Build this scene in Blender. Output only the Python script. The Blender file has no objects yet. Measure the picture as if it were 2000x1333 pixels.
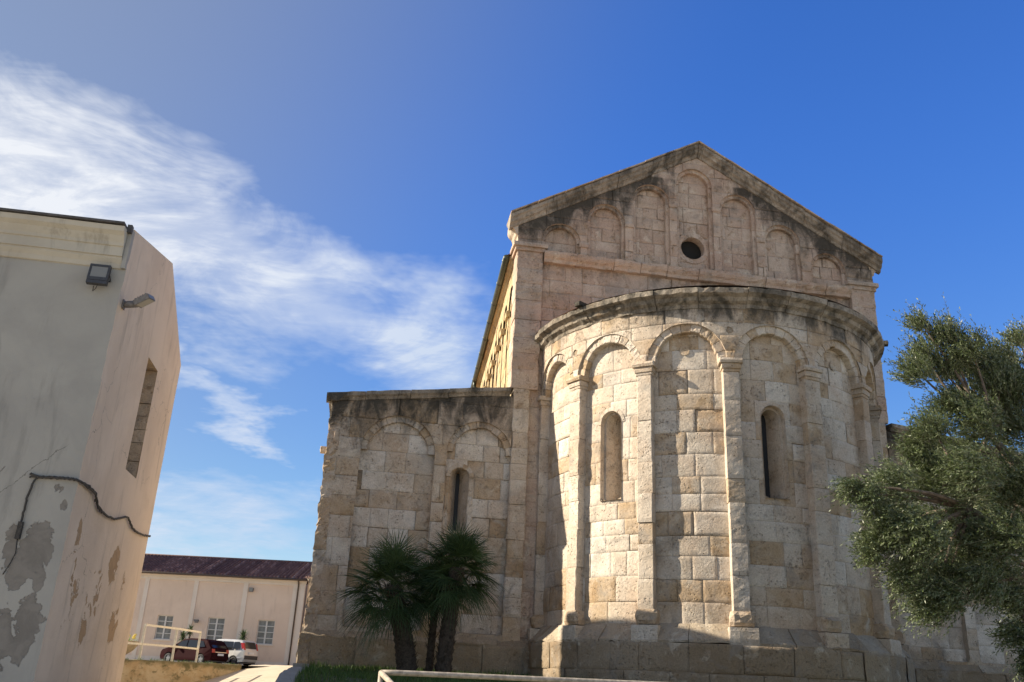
import bpy, math, random
import numpy as np
from mathutils import Vector, Matrix, noise as mnoise

random.seed(7)
rng = np.random.default_rng(11)
S = bpy.context.scene
COL = S.collection
R = math.radians

# ------------------------------------------------------------------ camera
CAM = Vector((-7.262, -18.576, -0.2126))
cd = bpy.data.cameras.new('camera'); cam = bpy.data.objects.new('camera', cd); COL.objects.link(cam)
cd.sensor_width = 36; cd.sensor_fit = 'HORIZONTAL'; cd.lens = 36*1746.4/2000
cd.clip_start = 0.1; cd.clip_end = 6000
yaw, pit, rol = R(8.397), R(21.275), R(-2.795)
fw = Vector((math.sin(yaw)*math.cos(pit), math.cos(yaw)*math.cos(pit), math.sin(pit)))
rt = Vector((math.cos(yaw), -math.sin(yaw), 0)); up = rt.cross(fw)
r2 = rt*math.cos(rol)-up*math.sin(rol); u2 = up*math.cos(rol)+rt*math.sin(rol)
m = Matrix((r2, u2, -fw)).transposed().to_4x4(); m.translation = CAM
cam.matrix_world = m
S.camera = cam

# ------------------------------------------------------------------ light
SUN_EL, SUN_A = R(29.4), R(10.0)       # sun on the left (-x), a little behind the east wall (+y)
sdir = Vector((-math.cos(SUN_A)*math.cos(SUN_EL), math.sin(SUN_A)*math.cos(SUN_EL), math.sin(SUN_EL)))
sl = bpy.data.lights.new('sun', 'SUN'); sl.energy = 5.0; sl.angle = R(0.5); sl.color = (1.0, 0.88, 0.70)
so = bpy.data.objects.new('sun', sl); COL.objects.link(so)
so.rotation_euler = sdir.to_track_quat('Z', 'Y').to_euler(); so.location = (-40, 10, 40)

W = bpy.data.worlds.new('World'); S.world = W; W.use_nodes = True
wn, wl = W.node_tree.nodes, W.node_tree.links
wn.clear()
def N(nt, typ, **kw):
    n = nt.nodes.new(typ)
    for k, v in kw.items():
        if k in ('inp',):
            for a, b in v.items(): n.inputs[a].default_value = b
        else: setattr(n, k, v)
    return n
def build_world():
    nt = W.node_tree
    out = N(nt, 'ShaderNodeOutputWorld'); bg = N(nt, 'ShaderNodeBackground'); bg.inputs[1].default_value = 0.07
    sky = N(nt, 'ShaderNodeTexSky', sky_type='NISHITA', sun_disc=False)
    sky.sun_elevation = SUN_EL; sky.sun_rotation = math.atan2(sdir.x, sdir.y); sky.altitude = 0
    sky.air_density = 1.0; sky.dust_density = 0.25; sky.ozone_density = 3.5
    hs = N(nt, 'ShaderNodeHueSaturation', inp={'Hue': 0.51, 'Saturation': 1.2, 'Value': 1.0})
    wl.new(sky.outputs[0], hs.inputs['Color'])
    tc = N(nt, 'ShaderNodeTexCoord')
    nrm = N(nt, 'ShaderNodeVectorMath', operation='NORMALIZE'); wl.new(tc.outputs['Generated'], nrm.inputs[0])
    d = nrm.outputs[0]
    def dot(v, n):
        k = N(nt, 'ShaderNodeVectorMath', operation='DOT_PRODUCT'); wl.new(v, k.inputs[0]); k.inputs[1].default_value = n; return k.outputs['Value']
    def mth(op, a, b=None, c=None, clamp=False):
        k = N(nt, 'ShaderNodeMath', operation=op, use_clamp=clamp)
        for i, x in enumerate((a, b, c)):
            if x is None: continue
            if isinstance(x, (int, float)): k.inputs[i].default_value = x
            else: wl.new(x, k.inputs[i])
        return k.outputs[0]
    def mr(v, a, b, c=0.0, e=1.0):
        k = N(nt, 'ShaderNodeMapRange', interpolation_type='SMOOTHSTEP'); wl.new(v, k.inputs['Value'])
        for n_, x in zip(('From Min', 'From Max', 'To Min', 'To Max'), (a, b, c, e)): k.inputs[n_].default_value = x
        return k.outputs[0]
    # cirrus live on a flat layer overhead: direction / elevation
    sep = N(nt, 'ShaderNodeSeparateXYZ'); wl.new(d, sep.inputs[0])
    zz = mth('MAXIMUM', sep.outputs['Z'], 0.04); zz = mth('ADD', zz, 0.12)
    px = mth('DIVIDE', sep.outputs['X'], zz); py = mth('DIVIDE', sep.outputs['Y'], zz)
    cmb = N(nt, 'ShaderNodeCombineXYZ'); wl.new(px, cmb.inputs[0]); wl.new(py, cmb.inputs[1])
    def nz(scale, detail, rough, dist=0.0, rot=0.0, sc=(1, 1, 1), loc=(0, 0, 0)):
        mp = N(nt, 'ShaderNodeMapping'); wl.new(cmb.outputs[0], mp.inputs[0])
        mp.inputs['Rotation'].default_value = (0, 0, rot); mp.inputs['Scale'].default_value = sc; mp.inputs['Location'].default_value = loc
        k = N(nt, 'ShaderNodeTexNoise', noise_dimensions='3D'); wl.new(mp.outputs[0], k.inputs['Vector'])
        k.inputs['Scale'].default_value = scale; k.inputs['Detail'].default_value = detail
        k.inputs['Roughness'].default_value = rough; k.inputs['Distortion'].default_value = dist
        return k.outputs['Fac']
    wn1 = N(nt, 'ShaderNodeTexNoise'); wl.new(cmb.outputs[0], wn1.inputs['Vector']); wn1.inputs['Scale'].default_value = 2.6; wn1.inputs['Detail'].default_value = 5; wn1.inputs['Roughness'].default_value = .6
    wsub = N(nt, 'ShaderNodeVectorMath', operation='SUBTRACT'); wl.new(wn1.outputs['Color'], wsub.inputs[0]); wsub.inputs[1].default_value = (.5, .5, .5)
    wsc = N(nt, 'ShaderNodeVectorMath', operation='MULTIPLY_ADD'); wl.new(wsub.outputs[0], wsc.inputs[0]); wsc.inputs[1].default_value = (.22, .22, .22); wl.new(d, wsc.inputs[2])
    dw = wsc.outputs[0]
    big = nz(1.5, 5, .55, .4)
    fz = N(nt, 'ShaderNodeMapping'); wl.new(d, fz.inputs[0]); fz.inputs['Rotation'].default_value = (0, R(-32), 0); fz.inputs['Scale'].default_value = (.8, 1, 1.7)
    fk = N(nt, 'ShaderNodeTexNoise'); wl.new(fz.outputs[0], fk.inputs['Vector']); fk.inputs['Scale'].default_value = 7.5; fk.inputs['Detail'].default_value = 10; fk.inputs['Roughness'].default_value = .62; fk.inputs['Distortion'].default_value = .8
    fine = fk.outputs['Fac']
    wisp = nz(9, 7, .65, .8, rot=R(44), sc=(.8, 2.4, 1), loc=(3, 1, 0))
    tex = mth('ADD', mth('MULTIPLY', big, .28), mth('ADD', mth('MULTIPLY', fine, .58), mth('MULTIPLY', wisp, .14)))
    def band(P, Q, w0, w1, ext):   # soft band along the great circle through P and Q, thinning from P to Q
        P, Q = Vector(P).normalized(), Vector(Q).normalized()
        n_ = P.cross(Q).normalized(); t_ = n_.cross(P).normalized()
        L = math.atan2(Q.dot(t_), Q.dot(P))
        s = mth('ARCTAN2', dot(dw, tuple(t_)), dot(dw, tuple(P)))
        wdt = mr(s, 0, L, w0, w1)
        a = mth('DIVIDE', mth('ABSOLUTE', dot(dw, tuple(n_))), wdt)
        core = mr(a, 0.0, 1.0, 1, 0)
        ends = mth('MULTIPLY', mr(s, L*.82, L*ext, 1, 0), mr(s, -1.3, -.5, 0, 1))
        return mth('MULTIPLY', core, ends)
    b1 = band((-0.383, 0.811, 0.436), (0.10, 0.938, 0.336), .165, .10, 1.3)
    b2 = band((-0.25, 0.965, 0.135), (-0.10, 0.975, 0.150), .11, .075, 1.8)
    b3 = band((-0.207, 0.935, 0.288), (-0.11, 0.961, 0.256), .045, .028, 1.3)
    def amount(b, lo, hi, g):
        t = mth('ADD', mth('MULTIPLY', mr(tex, lo, hi), .80), .20)
        return mth('MULTIPLY', mth('MULTIPLY', b, mth('ADD', t, mth('MULTIPLY', b, .25))), g, None, True)
    c1 = amount(b1, .40, .66, 1.25); c2 = amount(b2, .40, .66, .85); c3 = amount(b3, .40, .62, .65)
    cl = mth('MAXIMUM', mth('MAXIMUM', c1, c2), c3)
    # more brightness in the veil towards the sun
    sd = dot(d, tuple(sdir))
    veil = mth('MULTIPLY', mr(sd, .10, .75), .22)
    low = mth('MULTIPLY', mr(sep.outputs['Z'], .03, .22, 1, 0), .32)
    cl = mth('MAXIMUM', cl, mth('MAXIMUM', veil, low))
    back = mr(sep.outputs['Y'], -.05, -.6, 0, 1)          # bright cloud added behind the camera to lift the shaded walls
    bcl = mth('MULTIPLY', mth('MULTIPLY', back, mr(tex, .40, .62)), .45)
    cl = mth('MAXIMUM', cl, bcl)
    glow = mth('MAXIMUM', mr(sd, .0, .7, 0.0, 1.0), back)
    cc = N(nt, 'ShaderNodeMix', data_type='RGBA'); wl.new(glow, cc.inputs['Factor'])
    cc.inputs['A'].default_value = (3.4, 4.3, 5.9, 1); cc.inputs['B'].default_value = (6.0, 6.2, 6.6, 1)
    mix = N(nt, 'ShaderNodeMix', data_type='RGBA'); wl.new(cl, mix.inputs['Factor'])
    tc0 = N(nt, 'ShaderNodeTexCoord'); nm0 = N(nt, 'ShaderNodeVectorMath', operation='NORMALIZE'); wl.new(tc0.outputs['Generated'], nm0.inputs[0]); tc_d = nm0.outputs[0]
    tint = N(nt, 'ShaderNodeVectorMath', operation='MULTIPLY'); wl.new(hs.outputs[0], tint.inputs[0]); tv = N(nt, 'ShaderNodeMix', data_type='RGBA'); sz = N(nt, 'ShaderNodeSeparateXYZ'); wl.new(tc_d, sz.inputs[0])
    ka = N(nt, 'ShaderNodeMapRange', interpolation_type='SMOOTHSTEP'); wl.new(sz.outputs['Z'], ka.inputs['Value']); ka.inputs['From Min'].default_value = .05; ka.inputs['From Max'].default_value = .58
    kb = N(nt, 'ShaderNodeMapRange', interpolation_type='SMOOTHSTEP'); wl.new(sz.outputs['Y'], kb.inputs['Value']); kb.inputs['From Min'].default_value = -.25; kb.inputs['From Max'].default_value = .35
    km = N(nt, 'ShaderNodeMath', operation='MULTIPLY'); wl.new(ka.outputs[0], km.inputs[0]); wl.new(kb.outputs[0], km.inputs[1])
    wl.new(km.outputs[0], tv.inputs['Factor']); tv.inputs['A'].default_value = (1.28, 1.22, 1.08, 1); tv.inputs['B'].default_value = (1.0, 1.30, 1.66, 1)
    kd = N(nt, 'ShaderNodeVectorMath', operation='DOT_PRODUCT'); wl.new(tc_d, kd.inputs[0]); kd.inputs[1].default_value = tuple(sdir)
    ks = N(nt, 'ShaderNodeMapRange', interpolation_type='SMOOTHSTEP'); wl.new(kd.outputs['Value'], ks.inputs['Value']); ks.inputs['From Min'].default_value = .15; ks.inputs['From Max'].default_value = .75
    tq = N(nt, 'ShaderNodeMix', data_type='RGBA'); wl.new(ks.outputs[0], tq.inputs['Factor']); wl.new(tv.outputs['Result'], tq.inputs['A']); tq.inputs['B'].default_value = (.80, .80, .74, 1)
    wl.new(tq.outputs['Result'], tint.inputs[1])
    wl.new(tint.outputs[0], mix.inputs['A']); wl.new(cc.outputs['Result'], mix.inputs['B'])
    wl.new(mix.outputs['Result'], bg.inputs[0]); wl.new(bg.outputs[0], out.inputs[0])
build_world()
S.view_settings.view_transform = 'Standard'; S.view_settings.look = 'None'
S.view_settings.exposure = 1.05; S.view_settings.gamma = 1
S.render.engine = 'CYCLES'
S.cycles.max_bounces = 6; S.cycles.diffuse_bounces = 4

# ------------------------------------------------------------------ object helpers
def tag(o, label=None, cat=None, group=None, kind=None):
    if label: o['label'] = label
    if cat: o['category'] = cat
    if group: o['group'] = group
    if kind: o['kind'] = kind
    return o
def empty(name, loc, label, cat, rz=0, group=None):
    o = bpy.data.objects.new(name, None); COL.objects.link(o)
    o.location = loc; o.rotation_euler = (0, 0, rz); o.empty_display_size = .3
    return tag(o, label, cat, group)

class MB:
    """collects geometry, then becomes ONE mesh object"""
    def __init__(s): s.v = []; s.f = []; s.uv = []; s.rnd = []; s.st = []; s.sm = []
    def add(s, verts, faces, uvs=None, rnd=-1.0, stain=None, smooth=False):
        b = len(s.v); n = len(verts)
        s.v.extend([tuple(map(float, p)) for p in verts])
        s.f.extend([tuple(b+i for i in f) for f in faces]); s.sm.extend([smooth]*len(faces))
        s.uv.extend(uvs if uvs is not None else [(0.0, 0.0)]*n)
        s.rnd.extend([rnd]*n if np.isscalar(rnd) else rnd)
        s.st.extend([0.0]*n if stain is None else ([stain]*n if np.isscalar(stain) else stain))
    def box(s, a, b, rnd=-1.0, stain=None, xf=None):
        x0, y0, z0 = a; x1, y1, z1 = b
        v = [(x0,y0,z0),(x1,y0,z0),(x1,y1,z0),(x0,y1,z0),(x0,y0,z1),(x1,y0,z1),(x1,y1,z1),(x0,y1,z1)]
        if xf: v = [xf(*p) for p in v]
        s.add(v, [(0,3,2,1),(4,5,6,7),(0,1,5,4),(1,2,6,5),(2,3,7,6),(3,0,4,7)],
              [(p[0]+p[1], p[2]) for p in v], rnd, stain)
    def tube(s, pts, rad, n=8, cap=True, rnd=-1.0):
        pts = [Vector(p) for p in pts]; k = len(pts)
        rads = [rad]*k if np.isscalar(rad) else rad
        verts, faces, uvs = [], [], []
        ref = Vector((0.31, 0.22, 0.92))
        for i, p in enumerate(pts):
            t = (pts[min(i+1, k-1)]-pts[max(i-1, 0)]).normalized()
            a = t.cross(ref)
            if a.length < .05: a = t.cross(Vector((1, 0, 0)))
            a.normalize(); b = t.cross(a)
            for j in range(n):
                w = 2*math.pi*j/n
                verts.append(p+(a*math.cos(w)+b*math.sin(w))*rads[i]); uvs.append((j/n, i*.2))
        for i in range(k-1):
            for j in range(n):
                faces.append((i*n+j, i*n+(j+1) % n, (i+1)*n+(j+1) % n, (i+1)*n+j))
        if cap: faces.append(tuple(range(n))[::-1]); faces.append(tuple((k-1)*n+j for j in range(n)))
        s.add(verts, faces, uvs, rnd, smooth=True)
    def build(s, name, mat, parent=None, auto=None):
        me = bpy.data.meshes.new(name)
        me.from_pydata(s.v, [], s.f); 
        nl = len(me.loops); li = np.empty(nl, dtype=np.int32); me.loops.foreach_get('vertex_index', li)
        uvl = me.uv_layers.new(name='UVMap'); uva = np.asarray(s.uv, dtype=np.float32)[li]
        uvl.data.foreach_set('uv', uva.ravel())
        a = me.attributes.new('rnd', 'FLOAT', 'POINT'); a.data.foreach_set('value', np.asarray(s.rnd, dtype=np.float32))
        a = me.attributes.new('stain', 'FLOAT', 'POINT'); a.data.foreach_set('value', np.asarray(s.st, dtype=np.float32))
        me.polygons.foreach_set('use_smooth', s.sm)
        me.materials.append(mat); me.update()
        o = bpy.data.objects.new(name, me); COL.objects.link(o)
        if parent: o.parent = parent
        return o
def thing(mb, name, mat, label, cat, group=None, kind=None):
    return tag(mb.build(name, mat), label, cat, group, kind)

def vnoise(x, y, seed=0):
    x = np.asarray(x, float); y = np.asarray(y, float)
    xi = np.floor(x).astype(np.int64); yi = np.floor(y).astype(np.int64); xf = x-xi; yf = y-yi
    def h(a, b):
        n = (a*374761393+b*668265263+seed*1442695041) & 0x7fffffff
        n = ((n ^ (n >> 13))*1274126177) & 0x7fffffff
        return ((n ^ (n >> 16)) & 0xffff)/65535.0
    u = xf*xf*(3-2*xf); v = yf*yf*(3-2*yf)
    return (h(xi,yi)*(1-u)+h(xi+1,yi)*u)*(1-v)+(h(xi,yi+1)*(1-u)+h(xi+1,yi+1)*u)*v
def fbm(x, y, seed=0, o=3):
    t = 0; a = .5
    for i in range(o): t = t+a*(vnoise(x*2**i, y*2**i, seed+i)-.5); a *= .55
    return t

# ------------------------------------------------------------------ materials
def newmat(name):
    m = bpy.data.materials.new(name); m.use_nodes = True
    nt = m.node_tree; nt.nodes.clear()
    out = N(nt, 'ShaderNodeOutputMaterial'); b = N(nt, 'ShaderNodeBsdfPrincipled')
    nt.links.new(b.outputs[0], out.inputs[0]); return m, nt, b
def ramp(nt, src, stops, interp='LINEAR'):
    r = N(nt, 'ShaderNodeValToRGB'); r.color_ramp.interpolation = interp
    e = r.color_ramp.elements
    while len(e) < len(stops): e.new(.5)
    for i, (p, c) in enumerate(stops):
        e[i].position = p; e[i].color = (*c, 1) if len(c) == 3 else c
    nt.links.new(src, r.inputs[0]); return r.outputs[0]
def noise_(nt, vec, scale, detail=5, rough=.55, dist=0, sc=None, loc=None):
    if sc or loc:
        mp = N(nt, 'ShaderNodeMapping'); nt.links.new(vec, mp.inputs[0])
        if sc: mp.inputs['Scale'].default_value = sc
        if loc: mp.inputs['Location'].default_value = loc
        vec = mp.outputs[0]
    n = N(nt, 'ShaderNodeTexNoise'); nt.links.new(vec, n.inputs['Vector'])
    n.inputs['Scale'].default_value = scale; n.inputs['Detail'].default_value = detail
    n.inputs['Roughness'].default_value = rough; n.inputs['Distortion'].default_value = dist
    return n.outputs['Fac']
def mathn(nt, op, a, b=None, clamp=False):
    k = N(nt, 'ShaderNodeMath', operation=op, use_clamp=clamp)
    for i, x in enumerate((a, b)):
        if x is None: continue
        if isinstance(x, (int, float)): k.inputs[i].default_value = x
        else: nt.links.new(x, k.inputs[i])
    return k.outputs[0]
def smooth(nt, v, a, b, c=0., d=1.):
    k = N(nt, 'ShaderNodeMapRange', interpolation_type='SMOOTHSTEP'); nt.links.new(v, k.inputs['Value'])
    for n_, x in zip(('From Min', 'From Max', 'To Min', 'To Max'), (a, b, c, d)): k.inputs[n_].default_value = x
    return k.outputs[0]
def mixc(nt, f, a, b, blend='MIX'):
    k = N(nt, 'ShaderNodeMix', data_type='RGBA', blend_type=blend)
    for nm, x in (('Factor', f), ('A', a), ('B', b)):
        if isinstance(x, (int, float)): k.inputs[nm].default_value = x
        elif isinstance(x, tuple): k.inputs[nm].default_value = (*x, 1) if len(x) == 3 else x
        else: nt.links.new(x, k.inputs[nm])
    return k.outputs['Result']
def bump(nt, b, h, strength=.5, dist=.02, prev=None):
    k = N(nt, 'ShaderNodeBump'); k.inputs['Strength'].default_value = strength; k.inputs['Distance'].default_value = dist
    nt.links.new(h, k.inputs['Height'])
    if prev: nt.links.new(prev, k.inputs['Normal'])
    if b: nt.links.new(k.outputs[0], b.inputs['Normal'])
    return k.outputs[0]
def attr(nt, name):
    a = N(nt, 'ShaderNodeAttribute', attribute_name=name); return a.outputs['Fac']
def pos(nt): return N(nt, 'ShaderNodeNewGeometry').outputs['Position']

def stone(name, stops, patina=(.48, .355, .255), pit=1.0, bmp=1.0, con=.66, mid=.16):
    m, nt, b = newmat(name)
    P = pos(nt); rnd = attr(nt, 'rnd'); st = attr(nt, 'stain')
    tone = mathn(nt, 'MULTIPLY', mathn(nt, 'SUBTRACT', noise_(nt, P, 1.4, 6, .6, .6, loc=(2, 5, 9)), .5), 1.1)
    base = ramp(nt, mathn(nt, 'ADD', mathn(nt, 'MULTIPLY_ADD' if False else 'MULTIPLY', rnd, con), mathn(nt, 'ADD', tone, mid)), stops)
    n1 = noise_(nt, P, .9, 5, .6, .4); n2 = noise_(nt, P, 5.5, 6, .62, .3); n3 = noise_(nt, P, 38, 4, .6)
    c = mixc(nt, smooth(nt, n1, .42, .68, 0, .55), base, patina)
    # ochre / porous blotches that run across each block
    blot = mathn(nt, 'MULTIPLY', smooth(nt, n2, .53, .66), smooth(nt, rnd, .15, .9, .25, .95))
    c = mixc(nt, mathn(nt, 'MULTIPLY', blot, .70), c, (.27, .19, .115))
    wht = smooth(nt, noise_(nt, P, 3.1, 6, .6, .5, loc=(7, 3, 1)), .56, .68, 0, .45)
    c = mixc(nt, wht, c, (.64, .575, .47))
    # brown weathering in broad drifts, heaviest on the footing stones
    spz = N(nt, 'ShaderNodeSeparateXYZ'); nt.links.new(P, spz.inputs[0])
    lowz = smooth(nt, spz.outputs['Z'], -.2, 2.0, .16, 0)
    dr = smooth(nt, mathn(nt, 'ADD', noise_(nt, P, .55, 7, .66, .8, loc=(4, 2, 8)), lowz), .53, .72, 0, .62)
    c = mixc(nt, dr, c, (.27, .205, .135))
    # fine speckle
    sp = smooth(nt, n3, .3, .7, .86, 1.09)
    c = mixc(nt, 1.0, c, N(nt, 'ShaderNodeRGB').outputs[0], 'MIX') if False else c
    mul = N(nt, 'ShaderNodeVectorMath', operation='SCALE'); nt.links.new(c, mul.inputs[0]); nt.links.new(sp, mul.inputs['Scale'])
    c = mul.outputs[0]
    # open pores and small dark lichen dots, in patches
    pz = noise_(nt, P, 24, 5, .68, .3, loc=(3, 7, 2)); pa = smooth(nt, noise_(nt, P, 1.8, 5, .6, .5, loc=(8, 2, 6)), .44, .60)
    pores = mathn(nt, 'MULTIPLY', smooth(nt, pz, .55, .66), pa)
    c = mixc(nt, mathn(nt, 'MULTIPLY', pores, .55), c, (.19, .15, .11))
    # grey weathering film
    gr = smooth(nt, noise_(nt, P, 2.2, 7, .66, .6, loc=(1, 9, 4)), .50, .70, 0, .58)
    c = mixc(nt, gr, c, (.26, .238, .21))
    # pits, the shade inside them painted dark on top of the bump
    v = N(nt, 'ShaderNodeTexVoronoi', feature='SMOOTH_F1'); nt.links.new(P, v.inputs['Vector']); v.inputs['Scale'].default_value = 17; v.inputs['Smoothness'].default_value = .35
    wv = noise_(nt, P, 9, 5, .7, 1.2)
    hole = mathn(nt, 'MULTIPLY', smooth(nt, v.outputs['Distance'], .10, .30, 1, 0), smooth(nt, n2, .46, .6))
    c = mixc(nt, mathn(nt, 'MULTIPLY', hole, .5), c, (.16, .12, .085))
    # black lichen crust running down from ledges
    stn = noise_(nt, P, 1.9, 8, .66, .7, sc=(1.35, 1.35, .62)); stf = noise_(nt, P, 16, 5, .7)
    s = mathn(nt, 'ADD', mathn(nt, 'ADD', stn, mathn(nt, 'MULTIPLY', st, .42)), mathn(nt, 'MULTIPLY', stf, .22))
    s = mathn(nt, 'MULTIPLY', smooth(nt, s, .64, 1.02, 0, .95), smooth(nt, st, 0.02, .25))
    c = mixc(nt, s, c, (.05, .046, .038))
    nt.links.new(c, b.inputs['Base Color']); b.inputs['Roughness'].default_value = .93
    b.inputs['Specular IOR Level'].default_value = .15
    h = mathn(nt, 'ADD', mathn(nt, 'ADD', mathn(nt, 'MULTIPLY', wv, .8), mathn(nt, 'MULTIPLY', pores, -.5)), mathn(nt, 'MULTIPLY', hole, -.9*pit))
    p = bump(nt, None, h, .75*bmp, .030)
    bump(nt, b, n3, .35*bmp, .006, p)
    return m
PALE = [(0, (.64, .58, .50)), (.25, (.55, .48, .395)), (.55, (.49, .405, .315)), (.78, (.43, .32, .205)), (.92, (.34, .235, .135)), (1, (.39, .35, .29))]
M = {}
M['stone'] = stone('limestone ashlar', PALE)
M['stone_pink'] = stone('pinkish weathered ashlar', [(0, (.56, .475, .40)), (.3, (.50, .41, .33)), (.6, (.455, .355, .28)), (.85, (.39, .29, .22)), (1, (.34, .28, .23))], (.42, .285, .215), con=.46, mid=.24)
M['stone_ochre'] = stone('ochre ashlar', [(0, (.52, .43, .27)), (.5, (.46, .36, .2)), (1, (.38, .28, .15))], (.45, .33, .2))
M['stone_dark'] = stone('lichen darkened stone', [(0, (.27, .25, .22)), (.5, (.2, .185, .155)), (1, (.3, .25, .19))], (.17, .15, .12))
M['cornice'] = stone('grey weathered cornice stone', [(0, (.46, .40, .325)), (.5, (.35, .30, .24)), (1, (.26, .22, .175))], (.31, .255, .195), con=.6)
M['footing'] = stone('brown footing stone', [(0, (.42, .355, .27)), (.5, (.33, .265, .19)), (1, (.23, .17, .11))], (.27, .205, .14), con=.8, mid=.1)
M['mortar'] = stone('joint mortar', [(0, (.30, .235, .165)), (1, (.33, .26, .185))], (.24, .18, .125))

def simple(name, col, rough=.6, metal=0, var=0.0, scale=8, bmpv=0, spec=None, coat=0):
    m, nt, b = newmat(name)
    if var:
        n = noise_(nt, pos(nt), scale, 6, .6, .3)
        c = mixc(nt, smooth(nt, n, .3, .7), tuple(x*(1-var) for x in col), tuple(min(1, x*(1+var)) for x in col))
        nt.links.new(c, b.inputs['Base Color'])
        if bmpv: bump(nt, b, n, bmpv, .01)
    else: b.inputs['Base Color'].default_value = (*col, 1)
    b.inputs['Roughness'].default_value = rough; b.inputs['Metallic'].default_value = metal
    if spec is not None: b.inputs['Specular IOR Level'].default_value = spec
    if coat: b.inputs['Coat Weight'].default_value = coat; b.inputs['Coat Roughness'].default_value = .05
    return m
M['dark'] = simple('painted shade of openings', (.012, .011, .01), .9)  # black surface standing in for the unlit depth of openings
M['glass_dark'] = simple('dark leaded glass', (.014, .014, .015), .6)
M['gutter'] = simple('dark green gutter metal', (.045, .055, .04), .45, .3, .25, 6)
M['tile_old'] = simple('old clay tile', (.40, .235, .15), .9, 0, .3, 5, .4)
# ------------------------------------------------------------------ masonry helpers
APR, APY = 3.8, .317
F = lambda u, z, d: (u, -d, z)                                   # east wall plane, d towards the viewer
def A(u, z, d):                                                   # round apse, u = arc length from its axis
    t = u/APR; r = APR+d; return (r*math.sin(t), APY-r*math.cos(t), z)
SK = R(2.5)
def SIDE(u, z, d): return (-4.5+u*math.sin(SK)-d*math.cos(SK), .02+u*math.cos(SK)+d*math.sin(SK), z)
def SIDE_R(u, z, d): return (4.5-u*math.sin(SK)+d*math.cos(SK), .02+u*math.cos(SK)+d*math.sin(SK), z)
def AISLE(u, z, d): return (-8.3-d, .02+u, z)

class Circ:                                                       # an arched (or round) opening in (u, z)
    def __init__(s, uc, zs, r, zb=None): s.u, s.z, s.r, s.b = uc, zs, r, zb
    def inside(s, u, z):
        c = (u-s.u)**2+(z-s.z)**2 < s.r**2
        if s.b is not None: c |= (np.abs(u-s.u) < s.r) & (z <= s.z) & (z > s.b)
        return c
    def snap(s, u, z):
        up_ = (z > s.z) if s.b is not None else np.ones_like(z, bool)
        dx, dz = u-s.u, z-s.z; L = np.sqrt(dx*dx+dz*dz)+1e-9
        nu = np.where(up_, s.u+dx/L*s.r, s.u+np.sign(dx+1e-9)*s.r)
        nz_ = np.where(up_, s.z+dz/L*s.r, z)
        if s.b is not None:                                       # near the sill snap down instead
            lowm = (~up_) & ((z-s.b) < (s.r-np.abs(dx)))
            nu = np.where(lowm, u, nu); nz_ = np.where(lowm, s.b, nz_)
        return nu, nz_
class Under:                                                      # removes everything above z = f(u)
    def __init__(s, f): s.f = f
    def inside(s, u, z): return z > s.f(u)
    def snap(s, u, z): return u, s.f(u)

def block(mb, mp, u0, u1, z0, z1, d, opens=(), step=.06, g=.006, rough=.006, rnd=None, stain=None, deep=.03, seed=0):
    ch = .006
    if rng.random() < .90: deep = .005; g *= .22
    else: ch = .011; deep = .022
    if u1-u0 < 4*ch or z1-z0 < 4*ch: ch = min(u1-u0, z1-z0)/5
    nu = max(2, int((u1-u0)/step)+1); nz = max(2, int((z1-z0)/step)+1)
    us = np.concatenate([[u0+g], np.linspace(u0+g+ch, u1-g-ch, nu), [u1-g]])
    zs = np.concatenate([[z0+g], np.linspace(z0+g+ch, z1-g-ch, nz), [z1-g]])
    U, Z = np.meshgrid(us, zs); h = np.full_like(U, d)
    wob = fbm(U*7, Z*7, 3, 2)*.012
    h += fbm(U*5, Z*5, seed, 3)*rough*2.2
    edge = np.zeros_like(U, bool); edge[0] = edge[-1] = True; edge[:, 0] = edge[:, -1] = True
    # chipped corners and worn edges
    h[edge] -= deep
    ring = np.zeros_like(U, bool); ring[1, 1:-1] = ring[-2, 1:-1] = True; ring[1:-1, 1] = ring[1:-1, -2] = True
    h[ring] -= np.abs(fbm(U*11, Z*11, 17, 2))[ring]*(.03 if deep > .02 else .006)
    U2, Z2 = U+wob, Z+fbm(U*7, Z*7, 9, 2)*.012
    kill = np.zeros_like(U, bool)
    for o in opens:
        i = o.inside(U2, Z2); kill |= i
        a, b_ = o.snap(U2, Z2); U2 = np.where(i, a, U2); Z2 = np.where(i, b_, Z2)
    n, w = U.shape[0], U.shape[1]
    verts = [mp(a, b_, c) for a, b_, c in zip(U2.ravel(), Z2.ravel(), h.ravel())]
    faces = []
    K = kill
    for i in range(n-1):
        for j in range(w-1):
            if K[i, j] and K[i+1, j] and K[i, j+1] and K[i+1, j+1]: continue
            faces.append((i*w+j, i*w+j+1, (i+1)*w+j+1, (i+1)*w+j))
    if not faces: return
    r = rng.random() if rnd is None else rnd
    mb.add(verts, faces, list(zip(U.ravel(), Z.ravel())), r,
           None if stain is None else [float(stain(a, b_)) for a, b_ in zip(U.ravel(), Z.ravel())], smooth=True)

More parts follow.
